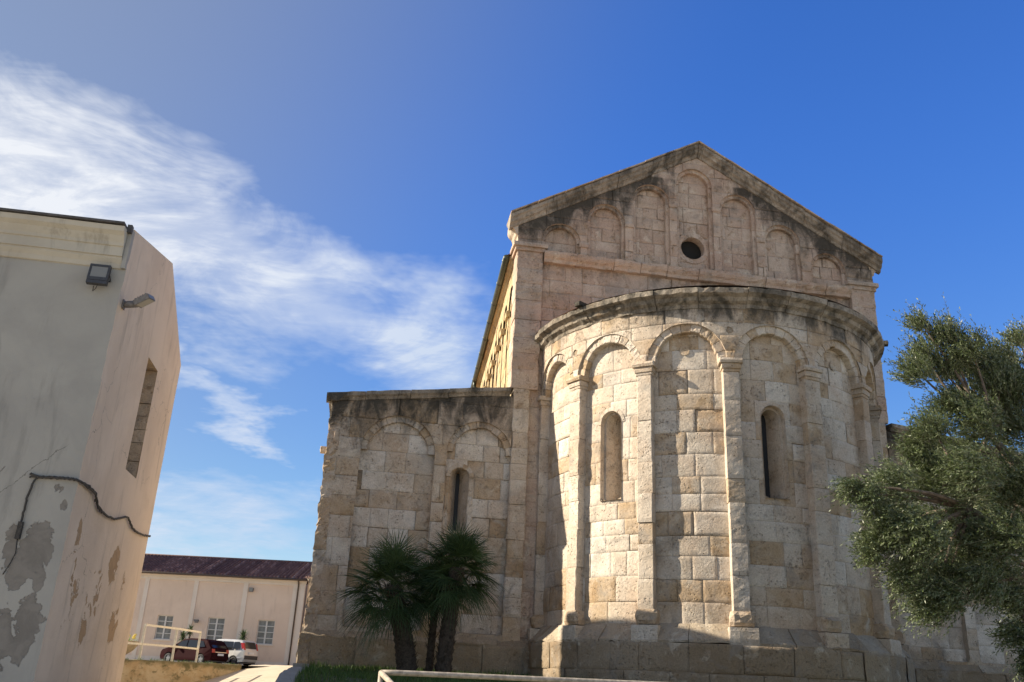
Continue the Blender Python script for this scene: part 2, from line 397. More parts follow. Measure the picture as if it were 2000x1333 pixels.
def blocks(mb, mp, u0, u1, z0, z1, d, opens=(), course=(.38, .55), width=(.45, 1.05), jit=.008, rough=.006, step=.06, stain=None,
           rndf=None, mort=None, seed=0, g=.006):
    z = z0; row = 0
    while z < z1-.01:
        hgt = rng.uniform(*course)
        if z+hgt > z1-.2: hgt = z1-z
        u = u0-(rng.random()*.4 if row % 2 else 0)
        while u < u1-.01:
            w = rng.uniform(*width)
            if u+w > u1-.22: w = u1-u
            a, b_ = max(u, u0), u+w
            if b_-a > .03:
                rv = rng.random() if rndf is None else rndf((a+b_)/2, z+hgt/2)
                rg = rough*(2.2 if rv > .66 else (.6 if rv < .35 else 1))
                block(mb, mp, a, b_, z, z+hgt, d+rng.normal()*jit, opens, step, g, rg, rv, stain, seed=seed)
            u += w
        z += hgt; row += 1
    if mort is not None:                                          # mortar bed behind the blocks
        stp = .1
        us = np.linspace(u0, u1, max(2, int((u1-u0)/stp)+1)); zs = np.linspace(z0, z1, max(2, int((z1-z0)/stp)+1))
        U, Z = np.meshgrid(us, zs); kill = np.zeros_like(U, bool); U2, Z2 = U.copy(), Z.copy()
        for o in opens:
            i = o.inside(U2, Z2); kill |= i; a, b_ = o.snap(U2, Z2); U2 = np.where(i, a, U2); Z2 = np.where(i, b_, Z2)
        w = U.shape[1]
        fc = [(i*w+j, i*w+j+1, (i+1)*w+j+1, (i+1)*w+j) for i in range(U.shape[0]-1) for j in range(w-1)
              if not (kill[i, j] and kill[i+1, j] and kill[i, j+1] and kill[i+1, j+1])]
        mort.add([mp(a, b_, d-.012-max(.005, rough*1.7)) for a, b_ in zip(U2.ravel(), Z2.ravel())], fc, list(zip(U.ravel(), Z.ravel())), .5,
                 None if stain is None else [float(stain(a, b_)) for a, b_ in zip(U.ravel(), Z.ravel())])

def solid(mb, mp, u0, u1, z0, z1, d0, d1, rnd=None, stain=None, jit=.005, nz=None, nu=2, ch=.012):
    """one dressed stone standing proud: front, two sides, top, bottom, edges worn"""
    nz = nz or max(3, int((z1-z0)/.07)+2); r = rng.random() if rnd is None else rnd
    zs = np.linspace(z0, z1, nz); prof = []
    us = np.linspace(u0+ch, u1-ch, nu+2)
    cols = [(u0, d0), (u0, d1-ch)]+[(u, d1) for u in us]+[(u1, d1-ch), (u1, d0)]
    sd_ = rng.integers(1000)
    verts, uv = [], []
    for k, z in enumerate(zs):
        e = ch*.8 if k in (0, nz-1) else 0
        for ci, (u, d) in enumerate(cols):
            j = (float(vnoise(z*9, u*9+ci, sd_))-.5)*2*jit; j2 = (float(vnoise(z*14+7, u*5+ci, sd_+1))-.5)*2*jit
            if d == d0: j2 = 0
            dd = d+j2-(e if d != d0 else 0)
            verts.append(mp(u+(j if 0 < ci < len(cols)-1 else j*.7), z, dd)); uv.append((u+d, z))
    w = len(cols)
    faces = [(i*w+j, i*w+j+1, (i+1)*w+j+1, (i+1)*w+j) for i in range(nz-1) for j in range(w-1)]
    faces.append(tuple(range(w))[::-1]); faces.append(tuple((nz-1)*w+j for j in range(w)))
    mb.add(verts, faces, uv, r, stain if (stain is None or np.isscalar(stain)) else [stain(a, b_) for a, b_ in uv])

def shaft(mb, mp, uc, w, z0, z1, d0, d1, hs=(.32, .62), stain=None, jit=.008, rndf=None):
    z = z0
    while z < z1-.01:
        h = rng.uniform(*hs)
        if z+h > z1-.2: h = z1-z
        a = rng.normal()*.006; b_ = rng.normal()*.006; c = rng.normal()*.006
        solid(mb, mp, uc-w/2+a, uc+w/2+b_, z+.003, z+h-.003, d0, d1+c, None if rndf is None else rndf(uc, z), stain, jit)
        z += h

def ring(mb, mp, uc, zs, r0, r1, d0, d1, n=9, a0=0, a1=math.pi, stain=None, jit=.01, rndf=None):
    """arch of voussoirs between radii r0..r1, face at d1, going back to d0"""
    for k in range(n):
        b0 = a0+(a1-a0)*k/n+.006; b1_ = a0+(a1-a0)*(k+1)/n-.006
        j = rng.normal()*jit*.5; rr0 = r0+rng.normal()*jit*.6; dd = d1+j
        aa = np.linspace(b0, b1_, 5); verts, uv = [], []
        for a in aa:
            q0 = rr0+rng.normal()*jit*.35
            for (r_, d_) in ((q0, d0), (q0, dd-.012), (q0+.012, dd), ((r0+r1)/2, dd+rng.normal()*jit*.4), (r1, dd), (r1, d0)):
                verts.append(mp(uc+r_*math.cos(a), zs+r_*math.sin(a), d_)); uv.append((uc+r_*math.cos(a), zs+r_*math.sin(a)))
        w = 6
        fc = [(i*w+j_, i*w+j_+1, (i+1)*w+j_+1, (i+1)*w+j_) for i in range(4) for j_ in range(w-1)]
        fc += [tuple(range(w))[::-1], tuple(4*w+j_ for j_ in range(w))]
        mb.add(verts, fc, uv, rng.random() if rndf is None else rndf(), None if stain is None else [stain(a, b_) for a, b_ in uv])

def sweep(mb, mp, profile, us, zf=lambda u: 0., rnd=None, stain=.0, joint=.9, jit=.008, closed_ends=True):
    """moulding: profile [(d, z)] swept along u, broken into separate stones"""
    i0 = 0; acc = 0
    segs = []; cur = [us[0]]
    for a, b_ in zip(us[:-1], us[1:]):
        acc += abs(b_-a); cur.append(b_)
        if acc > joint*rng.uniform(.75, 1.25): segs.append(cur); cur = [b_]; acc = 0
    if len(cur) > 1: segs.append(cur)
    for sg in segs:
        oz, od = rng.normal()*jit*.6, rng.normal()*jit; verts, uv, w = [], [], len(profile)
        s = 1 if sg[-1] > sg[0] else -1
        g = list(sg); g[0] += s*.005; g[-1] -= s*.005
        for u in g:
            for pi, (d, z) in enumerate(profile):
                e = rng.normal()*jit*.5 if 0 < pi < w-1 else 0
                verts.append(mp(u, z+zf(u)+oz+e, d+(od+rng.normal()*jit*.4 if 0 < pi < w-1 else 0))); uv.append((u, z))
        fc = [(i*w+j, i*w+j+1, (i+1)*w+j+1, (i+1)*w+j) for i in range(len(g)-1) for j in range(w-1)]
        fc += [tuple(range(w))[::-1], tuple((len(g)-1)*w+j for j in range(w))]
        mb.add(verts, fc, uv, rng.random() if rnd is None else rnd, stain)

def disc(mb, mp, uc, zc, r, d, n=20, rnd=.5, stain=None):
    v = [mp(uc+r*math.cos(2*math.pi*k/n), zc+r*math.sin(2*math.pi*k/n), d) for k in range(n)]
    mb.add(v, [tuple(range(n))], [(uc, zc)]*n, rnd)
def tunnel(mb, mp, path, d0, d1, closed=False, rnd=.4, splay=0, cen=None):
    """reveal of an opening: path of (u,z) from d0 (front) to d1 (back), optionally narrowing"""
    n = len(path); v, uv = [], []
    for (u, z) in path: v.append(mp(u, z, d0)); uv.append((u, z))
    for (u, z) in path:
        uu = cen[0]+(u-cen[0])*(1-splay) if cen else u
        v.append(mp(uu, z, d1)); uv.append((u, z+.3))
    fc = [(i, (i+1) % n, n+(i+1) % n, n+i) for i in range(n if closed else n-1)]
    mb.add(v, fc, uv, rnd)
def arch_path(uc, hw, zb, zs, n=12):
    p = [(uc-hw, zb), (uc-hw, (zb+zs)/2), (uc-hw, zs)]
    p += [(uc-hw*math.cos(math.pi*k/n), zs+hw*math.sin(math.pi*k/n)) for k in range(1, n)]
    return p+[(uc+hw, zs), (uc+hw, (zb+zs)/2), (uc+hw, zb)]

# ================================================================== THE BASILICA
church = empty('basilica', (0, 0, 0), 'weathered limestone basilica with blind arches, gabled end wall and big round apse', 'church')
clamp = lambda x: max(0., min(1., x))
zrake = lambda u: 12.62-.566*np.abs(u)
st_gable = lambda u, z: clamp(1-(float(zrake(u))-z)/(1.0+.5*abs(math.sin(u*2.1))))*(1.0 if u < -.6 or u > .9 else .35)*(1.0 if z < 11.9 else .5)
zaisle = lambda u: 5.30+(np.abs(u)*-1+8.41)*.128
st_aisle = lambda u, z: clamp(1-(float(zaisle(u))-z)/1.3)*.86
st_apse = lambda u, z: clamp(1-(6.95-z)/.55)*(.75 if -2.4 < u < 2.6 else .4)

# ---- gable (z > 9.42): arcaded face, recessed panels behind
GA = [(-3.45, 10.24), (-2.35, 10.93), (-1.22, 11.64), (-.10, 12.25), (1.02, 11.67), (2.15, 10.96), (3.33, 10.31)]
mort = MB()
mb = MB()
ops = [Circ(u, zt-.47, .47, 9.44) for u, zt in GA]
blocks(mb, F, -4.5, 4.5, 9.44, 12.62, 0, ops+[Under(zrake)], (.26, .4), (.35, .8), .006, .006, .05, st_gable, mort=mort)
mb.build('gable_wall', M['stone_pink'], church)
mb = MB()
OC = Circ(-.13, 10.08, .40)
for i, (u, zt) in enumerate(GA):
    blocks(mb, F, u-.56, u+.56, 9.4, zt+.05, -.165, [OC] if i == 3 else [], (.26, .42), (.3, .62), .006, .006, .05,
           lambda a, b_: .55*st_gable(a, b_)-.05, mort=mort)
mb.build('gable_panel', M['stone_pink'], church)
for u, zt in GA:
    mb = MB(); ring(mb, F, u, zt-.47, .385, .487, -.20, -.06, 9, stain=lambda a, b_: .8*st_gable(a, b_), jit=.006)
    for s in (-1, 1): shaft(mb, F, u+s*.437, .10, 9.44, zt-.47, -.20, -.06, (.3, .6), jit=.004)
    tunnel(mb, F, arch_path(u, .472, 9.43, zt-.47), -.006, -.20)
    mb.build('blind_arch', M['stone_pink'], church)
for k in range(6):
    mb = MB(); ul = (GA[k][0]+GA[k+1][0])/2; zi = min(GA[k][1], GA[k+1][1])-.47
    solid(mb, F, ul-.115, ul+.115, zi-.1, zi+.02, -.02, .035, stain=.2)
    mb.build('impost', M['stone_pink'], church)
# oculus
oc = MB(); ring(oc, F, -.13, 10.08, .295, .42, -.25, -.145, 12, 0, 2*math.pi)
oco = oc.build('oculus', M['stone_pink'], church)
mb = MB(); pth = [(-.13+.295*math.cos(2*math.pi*k/24), 10.08+.295*math.sin(2*math.pi*k/24)) for k in range(24)]
tunnel(mb, F, pth, -.15, -.40, True); mb.build('reveal', M['stone_pink'], oco)
mb = MB(); disc(mb, F, -.13, 10.08, .3, -.36, 24); mb.build('opening', M['dark'], oco)  # black disc painted in for the shade inside the oculus
# ---- raking cornice: moulded stones climbing to the apex, coping slab on top
prof = [(-.06, -.04), (.03, -.02), (.05, .05), (.11, .1), (.13, .17), (.17, .21), (.17, .30), (-.5, .32)]
for s in (-1, 1):
    mb = MB(); us = [s*x for x in np.linspace(4.72, 0.0, 44)]
    sweep(mb, F, prof, us, lambda u: float(zrake(u)), stain=.48, joint=.85)
    mb.build('raking_cornice', M['cornice'], church)
    mb = MB(); sweep(mb, F, [(-.5, .325), (.21, .325), (.215, .355), (-.5, .36)], us, lambda u: float(zrake(u)), stain=.3, joint=.6, jit=.006)
    mb.build('coping', M['stone'], church)
# gable returns (the wall is half a metre thick) with the eaves moulding turning the corner
for mp, s in ((lambda u, z, d: (-4.5-d, u, z), -1), (lambda u, z, d: (4.5+d, u, z), 1)):
    mb = MB(); blocks(mb, mp, 0.0, .55, 9.4, 10.0, 0, (), (.3, .45), (.3, .6), .006, .006, .06, mort=mort)
    sweep(mb, mp, [(-.02, 9.80), (.04, 9.84), (.07, 9.92), (.13, 9.98), (.17, 10.05), (.17, 10.2), (-.1, 10.25)], [0.0, .2, .4, .6], stain=.2)
    mb.build('gable_return', M['stone'], church)
# ---- string course with broken stones, stops between the corner strips
mb = MB(); sweep(mb, F, [(-.15, 9.16), (0, 9.17), (.02, 9.24), (.07, 9.29), (.10, 9.35), (.10, 9.42), (-.15, 9.47)], list(np.linspace(-3.86, 3.86, 60)), stain=.12, joint=.7, jit=.014)
mb.build('string_course', M['stone_ochre'] if False else M['stone_pink'], church)
# ---- wall below the string
mb = MB(); blocks(mb, F, -3.88, 3.88, 6.6, 9.2, -.12, (), (.3, .45), (.4, .95), .007, .006, .055,
                  lambda u, z: .35*clamp(1-(9.2-z)/.6), mort=mort)
blocks(mb, F, -4.1, -3.6, .6, 6.6, -.12, (), (.4, .55), (.4, .6), .006, .006, .055, mort=mort)
blocks(mb, F, 3.6, 4.1, .6, 6.6, -.12, (), (.4, .55), (.4, .6), .006, .006, .055, mort=mort)
mb.build('nave_end_wall', M['stone_pink'], church)
for s in (-1, 1):
    mb = MB(); shaft(mb, F, s*4.19, .62, 6.0, 9.44, -.5, 0, (.32, .5), jit=.012)
    p = mb.build('corner_pilaster', M['stone_pink'], church)
    mb = MB(); solid(mb, F, s*4.19-.36, s*4.19+.36, 9.40, 9.50, -.5, .035); solid(mb, F, s*4.19-.41, s*4.19+.41, 9.50, 9.60, -.5, .09, stain=.2)
    mb.build('capital', M['stone_pink'], p)
    mb = MB(); shaft(mb, F, s*4.24, .36, .62, 6.0, -.3, 0, (.34, .55), jit=.01)
    mb.build('pilaster', M['stone'], church)

# ---- side aisles, each with two blind arches
for s in (-1, 1):
    mp = (lambda u, z, d: (u, -d, z)) if s < 0 else (lambda u, z, d: (-u, -d, z))
    arches = [(-6.83, 4.35, .74, .78), (-5.1, 4.46, .66, .70)]
    mb = MB(); ops = [Circ(u, zs, ro, .78) for u, zs, ri, ro in arches]
    bias = lambda u, z: rng.random() if z < 4.4 else min(1, rng.random()*.7+.3)
    blocks(mb, mp, -8.3, -4.42, .62, 5.85, 0, ops+[Under(zaisle)], (.36, .55), (.4, .9), .008, .009, .055, st_aisle, bias, mort, g=.007)
    # worn corner
    shaft(mb, mp, -8.20, .24, .62, 5.1, -.3, .012, (.36, .58), jit=.028, stain=lambda u, z: st_aisle(u, z))
    mb.build('aisle_wall', M['stone'], church)
    mb = MB()
    for i, (u, zs, ri, ro) in enumerate(arches):
        win = [Circ(-5.48, 3.93, .225, 2.8)] if i == 1 else []
        bp = (lambda a, b_: rng.choice([-.24, -.12, .1, .35, .55, .8, .95], p=[.18, .1, .1, .2, .17, .15, .1]))
        blocks(mb, mp, u-ro-.07, u+ro+.07, .7, zs+ro+.02, -.13, win, (.34, .46), (.34, .62), .007, .007, .05, lambda a, b_: .5*st_aisle(a, b_), bp, mort, g=.007)
    mb.build('aisle_panel', M['stone'], church)
    for u, zs, ri, ro in arches:
        mb = MB(); tunnel(mb, mp, arch_path(u, ro+.002, .76, zs), -.008, -.17); ring(mb, mp, u, zs, ri-.10, ro+.02, -.17, -.05, 11, stain=lambda a, b_: .75*st_aisle(a, b_), jit=.012)
        mb.build('blind_arch', M['stone'], church)
    w = MB(); ring(w, mp, -5.48, 3.93, .20, .30, -.3, -.10, 7)
    for q in (-1, 1): shaft(w, mp, -5.48+q*.25, .10, 2.8, 3.93, -.3, -.115, (.3, .5))
    win = w.build('slit_window', M['stone'], church)
    mb = MB(); tunnel(mb, mp, arch_path(-5.48, .205, 2.8, 3.93), -.14, -.55, False, .5, .80, (-5.48, 0))
    solid(mb, mp, -5.48-.26, -5.48+.26, 2.72, 2.80, -.5, -.09); mb.build('reveal', M['stone'], win)
    mb = MB(); mb.add([mp(-5.48+a, z, -.545) for a, z in ((-.07, 2.78), (.07, 2.78), (.07, 4.1), (-.07, 4.1))], [(0, 1, 2, 3)]); mb.build('pane', M['glass_dark'], win)
    # sloping top moulding
    mb = MB(); us = list(np.linspace(-8.44, -4.5, 30))
    sweep(mb, mp, [(-.1, 0), (.02, .01), (.05, .06), (.10, .10), (.10, .18), (-.3, .2)], us, lambda u: float(zaisle(u)), stain=.5, joint=.8)
    mp2 = (lambda u, z, d: (-8.3-d, u, z)) if s < 0 else (lambda u, z, d: (8.3+d, u, z))
    sweep(mb, mp2, [(-.1, 0), (.02, .01), (.05, .06), (.10, .10), (.10, .18), (-.3, .2)], list(np.linspace(-.1, 30, 40)), lambda u: 5.30, stain=.7, joint=.8)
    mb.build('cornice', M['cornice'], church)
    # outer flank wall and roof
    mb = MB(); blocks(mb, mp2, 0.05, 30, -.6, 5.4, 0, (), (.42, .56), (.6, 1.2), .01, .008, .4, mort=mort); mb.build('aisle_flank', M['stone'], church)
    mb = MB(); mb.add([mp(-8.42, 5.47, .02), mp(-4.5, 5.98, .02), (mp(-4.5, 5.98, -30)), mp(-8.42, 5.47, -30)], [(0, 1, 2, 3)])
    mb.build('aisle_roof', M['tile_old'], church)
    # footing with a weathered slope
    mb = MB(); blocks(mb, mp, -8.36, -3.7, -.6, .58, .09, (), (.5, .6), (.6, 1.1), .012, .012, .06, rndf=lambda a, b_: .55+.45*rng.random(), mort=mort)
    sweep(mb, mp, [(-.14, .80), (-.02, .74), (.03, .66), (.09, .59), (.085, .56), (-.2, .56)], list(np.linspace(-8.36, -3.7, 40)), joint=.9, jit=.012)
    shaft(mb, mp, -8.27, .22, -.6, .62, -.3, .10, (.5, .6), jit=.03)
    mb.build('plinth', M['footing'], church)
    mb = MB(); solid(mb, mp2, .3, .48, 4.28, 4.40, -.1, .16); mb.build('water_spout', M['stone'], church)

# ---- the apse
TH = [R(-12+25.2*(k-3)) for k in range(8)]; UP = [t*APR for t in TH]
UMAX = R(92)*APR; BAYS = [((UP[k]+UP[k+1])/2) for k in range(7)]
ZS = 5.83
holes = [Circ(R(t)*APR, z, .075) for t, z in ((-62.8, 6.42), (-11.9, 6.45), (38.5, 6.45), (64, 6.4))]
mb = MB(); ops = [Circ(b_, ZS, .775, 5.0) for b_ in BAYS]
blocks(mb, A, -UMAX, UMAX, 5.78, 6.94, 0, ops+holes, (.24, .36), (.4, .8), .004, .006, .045, st_apse, mort=mort, g=.004)
mb.build('apse_wall', M['stone'], church)
for h in holes:
    mb = MB(); dk = MB(); pth = [(h.u+.078*math.cos(2*math.pi*k/12), h.z+.078*math.sin(2*math.pi*k/12)) for k in range(12)]
    tunnel(mb, A, pth, .0, -.2, True); disc(dk, A, h.u, h.z, .08, -.17, 12)
    ho = mb.build('putlog_hole', M['stone'], church); dk.build('opening', M['dark'], ho)  # black disc painted in for the shade deep in the hole
WB = (1, 3, 5)
def pal_apse(a, z):
    r = rng.random()
    if z < 1.6: return .3+.65*r
    if r > .86: return -.2
    return r*.62 if r < .58 else r*1.1
for k, b_ in enumerate(BAYS):
    mb = MB(); win = [Circ(b_, 4.78, .255, 3.25)] if k in WB else []
    blocks(mb, A, b_-.832, b_+.832, .90, 6.62, -.19, win, (.28, .50), (.32, .85), .0035, .007, .05, lambda u, z: .25*clamp(1-(6.6-z)/.5), pal_apse, mort, g=.005)
    # round relief stones and small scars
    if k in (2, 3, 4):
        disc(mb, A, b_-.04, ZS+.27, .10, -.165, 16, .75)
    mb.build('apse_panel', M['stone'], church)
    mb = MB(); tunnel(mb, A, arch_path(b_, .777, 5.2, ZS), -.008, -.24); ring(mb, A, b_, ZS, .615, .80, -.24, -.045, 11, stain=lambda u, z: st_apse(u, z)*.9, jit=.014)
    mb.build('blind_arch', M['stone'], church)
    if k in WB:
        w = MB(); ring(w, A, b_, 4.78, .245, .33, -.3, -.18, 7, jit=.004)
        win = w.build('slit_window', M['stone'], church)
        mb = MB(); tunnel(mb, A, arch_path(b_, .25, 3.25, 4.78, 14), -.17, -.30, False, .35)
        tunnel(mb, A, arch_path(b_, .20, 3.25, 4.78, 14), -.29, -.62, False, .45, .68, (b_, 0))
        tunnel(mb, A, [(b_-.25, 3.25), (b_+.25, 3.25)], -.15, -.62, False, .3)
        pth = arch_path(b_, .25, 3.25, 4.78, 14); pt2 = arch_path(b_, .20, 3.25, 4.78, 14)
        v = [A(u, z, -.295) for u, z in pth]+[A(u, z, -.295) for u, z in pt2]; n = len(pth)
        mb.add(v, [(i, i+1, n+i+1, n+i) for i in range(n-1)], [(0, 0)]*len(v), .3)
        mb.build('reveal', M['stone'], win)
        mb = MB(); mb.add([A(b_+a, z, -.61) for a, z in ((-.08, 3.2), (.08, 3.2), (.08, 4.95), (-.08, 4.95))], [(0, 1, 2, 3)])
        mb.build('pane', M['glass_dark'], win)
for k, u in enumerate(UP):
    wd = .30 if k != 4 else .36
    mb = MB(); shaft(mb, A, u, wd, 1.22, 5.60, -.22, .0, (.36, .85), jit=.0035, rndf=lambda a, z: rng.choice([.05, .12, .3, .3, .55, .85]))
    p = mb.build('pilaster', M['stone'], church)
    mb = MB(); solid(mb, A, u-.165, u+.165, 5.60, 5.66, -.22, .015); solid(mb, A, u-.185, u+.185, 5.66, 5.76, -.22, .04)
    solid(mb, A, u-.225, u+.225, 5.765, 5.86, -.22, .085, ch=.02)
    mb.build('capital', M['stone'], p)
    mb = MB(); solid(mb, A, u-.2, u+.2, .97, 1.22, -.25, .05, .8, jit=.022, ch=.05)
    solid(mb, A, u-.245, u+.245, .64, .95, -.25, .11, .15 if k != 4 else .5, jit=.008)
    mb.build('pilaster_base', M['stone'], p)
# sloping sill at the foot of the panels, footing below
mb = MB(); sweep(mb, A, [(-.24, 1.02), (-.17, .98), (.02, .78), (.10, .70), (.10, .66), (-.2, .66)], list(np.linspace(-UMAX, UMAX, 90)), joint=.8, jit=.016)
blocks(mb, A, -UMAX, UMAX, -.9, .665, .13, (), (.46, .6), (.5, 1.0), .014, .014, .055, rndf=lambda a, b_: .5+.5*rng.random(), mort=mort, g=.008)
mb.build('plinth', M['footing'], church)
mb = MB(); sweep(mb, A, [(-.2, 6.90), (.02, 6.91), (.04, 6.98), (.12, 7.03), (.15, 7.10), (.25, 7.15), (.26, 7.25), (-.4, 7.33)], list(np.linspace(-R(91)*APR, R(91)*APR, 120)), stain=.5, joint=.85, jit=.013)
mb.build('cornice', M['cornice'], church)
mb = MB(); v = [(0, .05, 8.98)]; n = 60
for k in range(n+1):
    t = -R(90)+math.pi*k/n; v.append(((APR+.2)*math.sin(t), min(.05, APY-(APR+.2)*math.cos(t)), 7.31))
mb.add(v, [(0, k+1, k+2) for k in range(n)], None, .5); mb.build('apse_roof', M['tile_old'], church)
for t in (-57, 62):
    mb = MB(); u = R(t)*APR
    solid(mb, A, u-.07, u+.07, 7.27, 7.36, 0, .36, .9, .8); mb.build('water_spout', M['stone_dark'], church)

# ---- nave flanks: sunlit arcade on the left, gutter and downpipe
for mp, s in ((SIDE, -1), (SIDE_R, 1)):
    mb = MB(); L = 24.; us = [.95+1.2*k for k in range(int(L/1.2))]
    ops = [Circ(u, 8.42, .46, 6.2) for u in us]
    blocks(mb, mp, .5, L, 5.4, 9.42, 0, ops, (.3, .45), (.5, 1.0), .006, .006, .09, mort=mort)
    for u in us: blocks(mb, mp, u-.5, u+.5, 5.4, 8.95, -.13, (), (.35, .45), (.4, .7), .006, .006, .12, mort=mort)
    mb.build('nave_side_wall', M['stone_ochre'], church)
    for u in us:
        mb = MB(); ring(mb, mp, u, 8.42, .37, .46, -.16, -.05, 7)
        mb.build('blind_arch', M['stone_ochre'], church)
    for u in us:
        mb = MB(); solid(mb, mp, u+.6-.16, u+.6+.16, 8.28, 8.44, -.05, .06)
        mb.build('impost', M['stone_ochre'], church)
    mb = MB(); sweep(mb, mp, [(-.1, 9.30), (.03, 9.31), (.06, 9.38), (.11, 9.42), (.11, 9.48), (-.2, 9.5)], list(np.linspace(.5, L, 40)), joint=1.0)
    mb.build('cornice', M['stone_ochre'], church)
    mb = MB(); mb.tube([mp(u, 9.44, .2) for u in np.linspace(.5, L, 20)], .075, 10)
    for u in np.arange(.7, L, 1.3): mb.tube([mp(u, 9.44, .2), mp(u+.02, 9.44, .2)], .085, 10)
    mb.build('gutter', M['gutter'], church)
    mb = MB(); u = 9.9; mb.tube([mp(u, 9.40, .2), mp(u, 9.25, .2), mp(u, 9.1, .1), mp(u, 8.9, .08), mp(u, 5.6, .08)], .05, 8); mb.build('downpipe', M['gutter'], church)
mb = MB()
for s in (-1, 1):
    a, b_ = (SIDE if s < 0 else SIDE_R)(.5, 9.5, .2), (SIDE if s < 0 else SIDE_R)(24, 9.5, .2)
    mb.add([a, (0, .5, 12.55), (0, 24, 12.55), b_], [(0, 1, 2, 3)])
mb.build('nave_roof', M['tile_old'], church)
mb = MB(); mb.add([(-3.6, 24, 5), (3.6, 24, 5), (3.6, 24, 9.4), (0, 24, 12.5), (-3.6, 24, 9.4)], [(0, 1, 2, 3, 4)])
mb.add([(-8.3, 30, -.6), (8.3, 30, -.6), (8.3, 30, 5.4), (-8.3, 30, 5.4)], [(0, 1, 2, 3)], rnd=.3); mb.build('rear_wall', M['stone'], church)
mort.build('mortar_bed', M['mortar'], church)

# ================================================================== GROUND
def grid_mesh(name, xs, ys, zf, mat, label=None, cat=None, kind=None):
    X, Y = np.meshgrid(xs, ys); Z = zf(X, Y); w = X.shape[1]
    mb = MB(); mb.add(list(zip(X.ravel(), Y.ravel(), Z.ravel())), [(i*w+j, i*w+j+1, (i+1)*w+j+1, (i+1)*w+j) for i in range(X.shape[0]-1) for j in range(w-1)],
           list(zip(X.ravel(), Y.ravel())), .5, smooth=True)
    o = mb.build(name, mat); tag(o, label, cat, None, kind); return o
def ground_mat(name, a, b_, scale=.6, speck=40, rough=.95, bm=.4):
    m, nt, b = newmat(name); P = pos(nt)
    n = noise_(nt, P, scale, 8, .62, .4); n2 = noise_(nt, P, speck, 4, .6); n3 = noise_(nt, P, scale*7, 6, .65, .3)
    c = mixc(nt, smooth(nt, n, .35, .65), a, b_)
    c = mixc(nt, smooth(nt, n3, .55, .72, 0, .45), c, tuple(x*.55 for x in a))
    c = mixc(nt, smooth(nt, n2, .35, .65, 0, .25), c, tuple(x*.7 for x in b_))
    nt.links.new(c, b.inputs['Base Color']); b.inputs['Roughness'].default_value = rough
    bump(nt, b, n2, bm, .01); return m
M['paving'] = ground_mat('pale stone paving', (.46, .41, .33), (.54, .48, .39))
M['yard'] = ground_mat('worn concrete yard', (.40, .345, .26), (.47, .405, .31))
M['soil'] = ground_mat('grassy soil', (.045, .06, .022), (.07, .075, .035), 1.2)
M['kerb'] = ground_mat('grey cement', (.27, .25, .22), (.35, .32, .28), 2.5)
M['mossy'] = None
# lower square in front, reaching the horizon
grid_mesh('ground', np.array([-3000, -400, -80, -40, -20, -8.36, 0, 16, 40, 120, 500, 3000.]), np.array([-3000, -400, -80, -30, -16, -8, 0, 12, 60, 100, 500, 3000.]),
          lambda X, Y: np.full_like(X, -1.85), M['paving'], kind='structure')
ramp_z = lambda X, Y: np.maximum(-1.84, -.45+.179*(X+11.4)+.0775*(Y-7.4)-np.maximum(0, -Y)*.035)
crest = lambda X: 9.0+(-8.8-X)*1.6
grid_mesh('ramp', np.linspace(-13.2, -8.36, 12), np.linspace(-18, 13, 40),
          lambda X, Y: np.minimum(ramp_z(X, Y), .145+.0075*np.maximum(0, Y-9)), M['yard'], kind='structure')
yard_z = lambda X, Y: np.where(Y > crest(X)-.3, .10+.0085*(Y-9)+.012*np.clip(X+12, -20, 4), -1.0)
X0 = np.linspace(-13.0, -8.3, 8)
mb = MB()
def yz(x, y): return .02+.0098*(y-5)+.016*(max(-30, min(-6, x))+11.5)
# car park behind the ramp (one sheet, its front edge follows the retaining wall and the top of the ramp)
front = [(-60, 1.0), (-30, 1.0), (-13.0, 1.0), (-12.5, 2.2), (-12.1, 4.0), (-11.7, 5.7), (-11.4, 7.4), (-10.7, 11.3), (-9.5, 10.6), (-8.36, 9.5), (-8.36, 31), (20, 31)]
vs, fs = [], []
for i, (x, y) in enumerate(front):
    for j in range(9):
        yy = y+(70-y)*j/8; vs.append((x+.0001*j, yy, yz(x, yy)))
for i in range(len(front)-1):
    if front[i][0] == front[i+1][0]: continue
    for j in range(8): fs.append((i*9+j, (i+1)*9+j, (i+1)*9+j+1, i*9+j+1))
mb.add(vs, fs, [(v[0], v[1]) for v in vs], .5); tag(mb.build('car_park', M['yard']), kind='structure')

# mossy retaining wall of the terrace
m, nt, b = newmat('mossy rendered wall'); P = pos(nt)
n = noise_(nt, P, 1.7, 7, .65, .6, sc=(.5, .4, 1)); n2 = noise_(nt, P, 5, 6, .7, .4, sc=(.5, .3, 1))
c = mixc(nt, smooth(nt, n, .4, .6), (.40, .30, .17), (.48, .40, .27))
c = mixc(nt, smooth(nt, n2, .5, .64, 0, .8), c, (.10, .095, .035))
sp = N(nt, 'ShaderNodeSeparateXYZ'); nt.links.new(P, sp.inputs[0])
top = smooth(nt, mathn(nt, 'ADD', sp.outputs['Z'], mathn(nt, 'MULTIPLY', n2, .35)), .06, .22, 0, .85)
c = mixc(nt, top, c, (.09, .085, .03)); nt.links.new(c, b.inputs['Base Color']); b.inputs['Roughness'].default_value = .95
bump(nt, b, n2, .6, .03); M['mossy'] = m
mb = MB()
wl_ = [(-30, .99), (-13.0, 1.0), (-12.5, 2.2), (-12.1, 4.0), (-11.7, 5.7), (-11.4, 7.4), (-11.05, 9.4), (-10.75, 11.2)]
wp = []
for (a, c_), (e, f) in zip(wl_[:-1], wl_[1:]):
    for k in range(6): wp.append((a+(e-a)*k/6, c_+(f-c_)*k/6))
wp.append(wl_[-1])
v = []
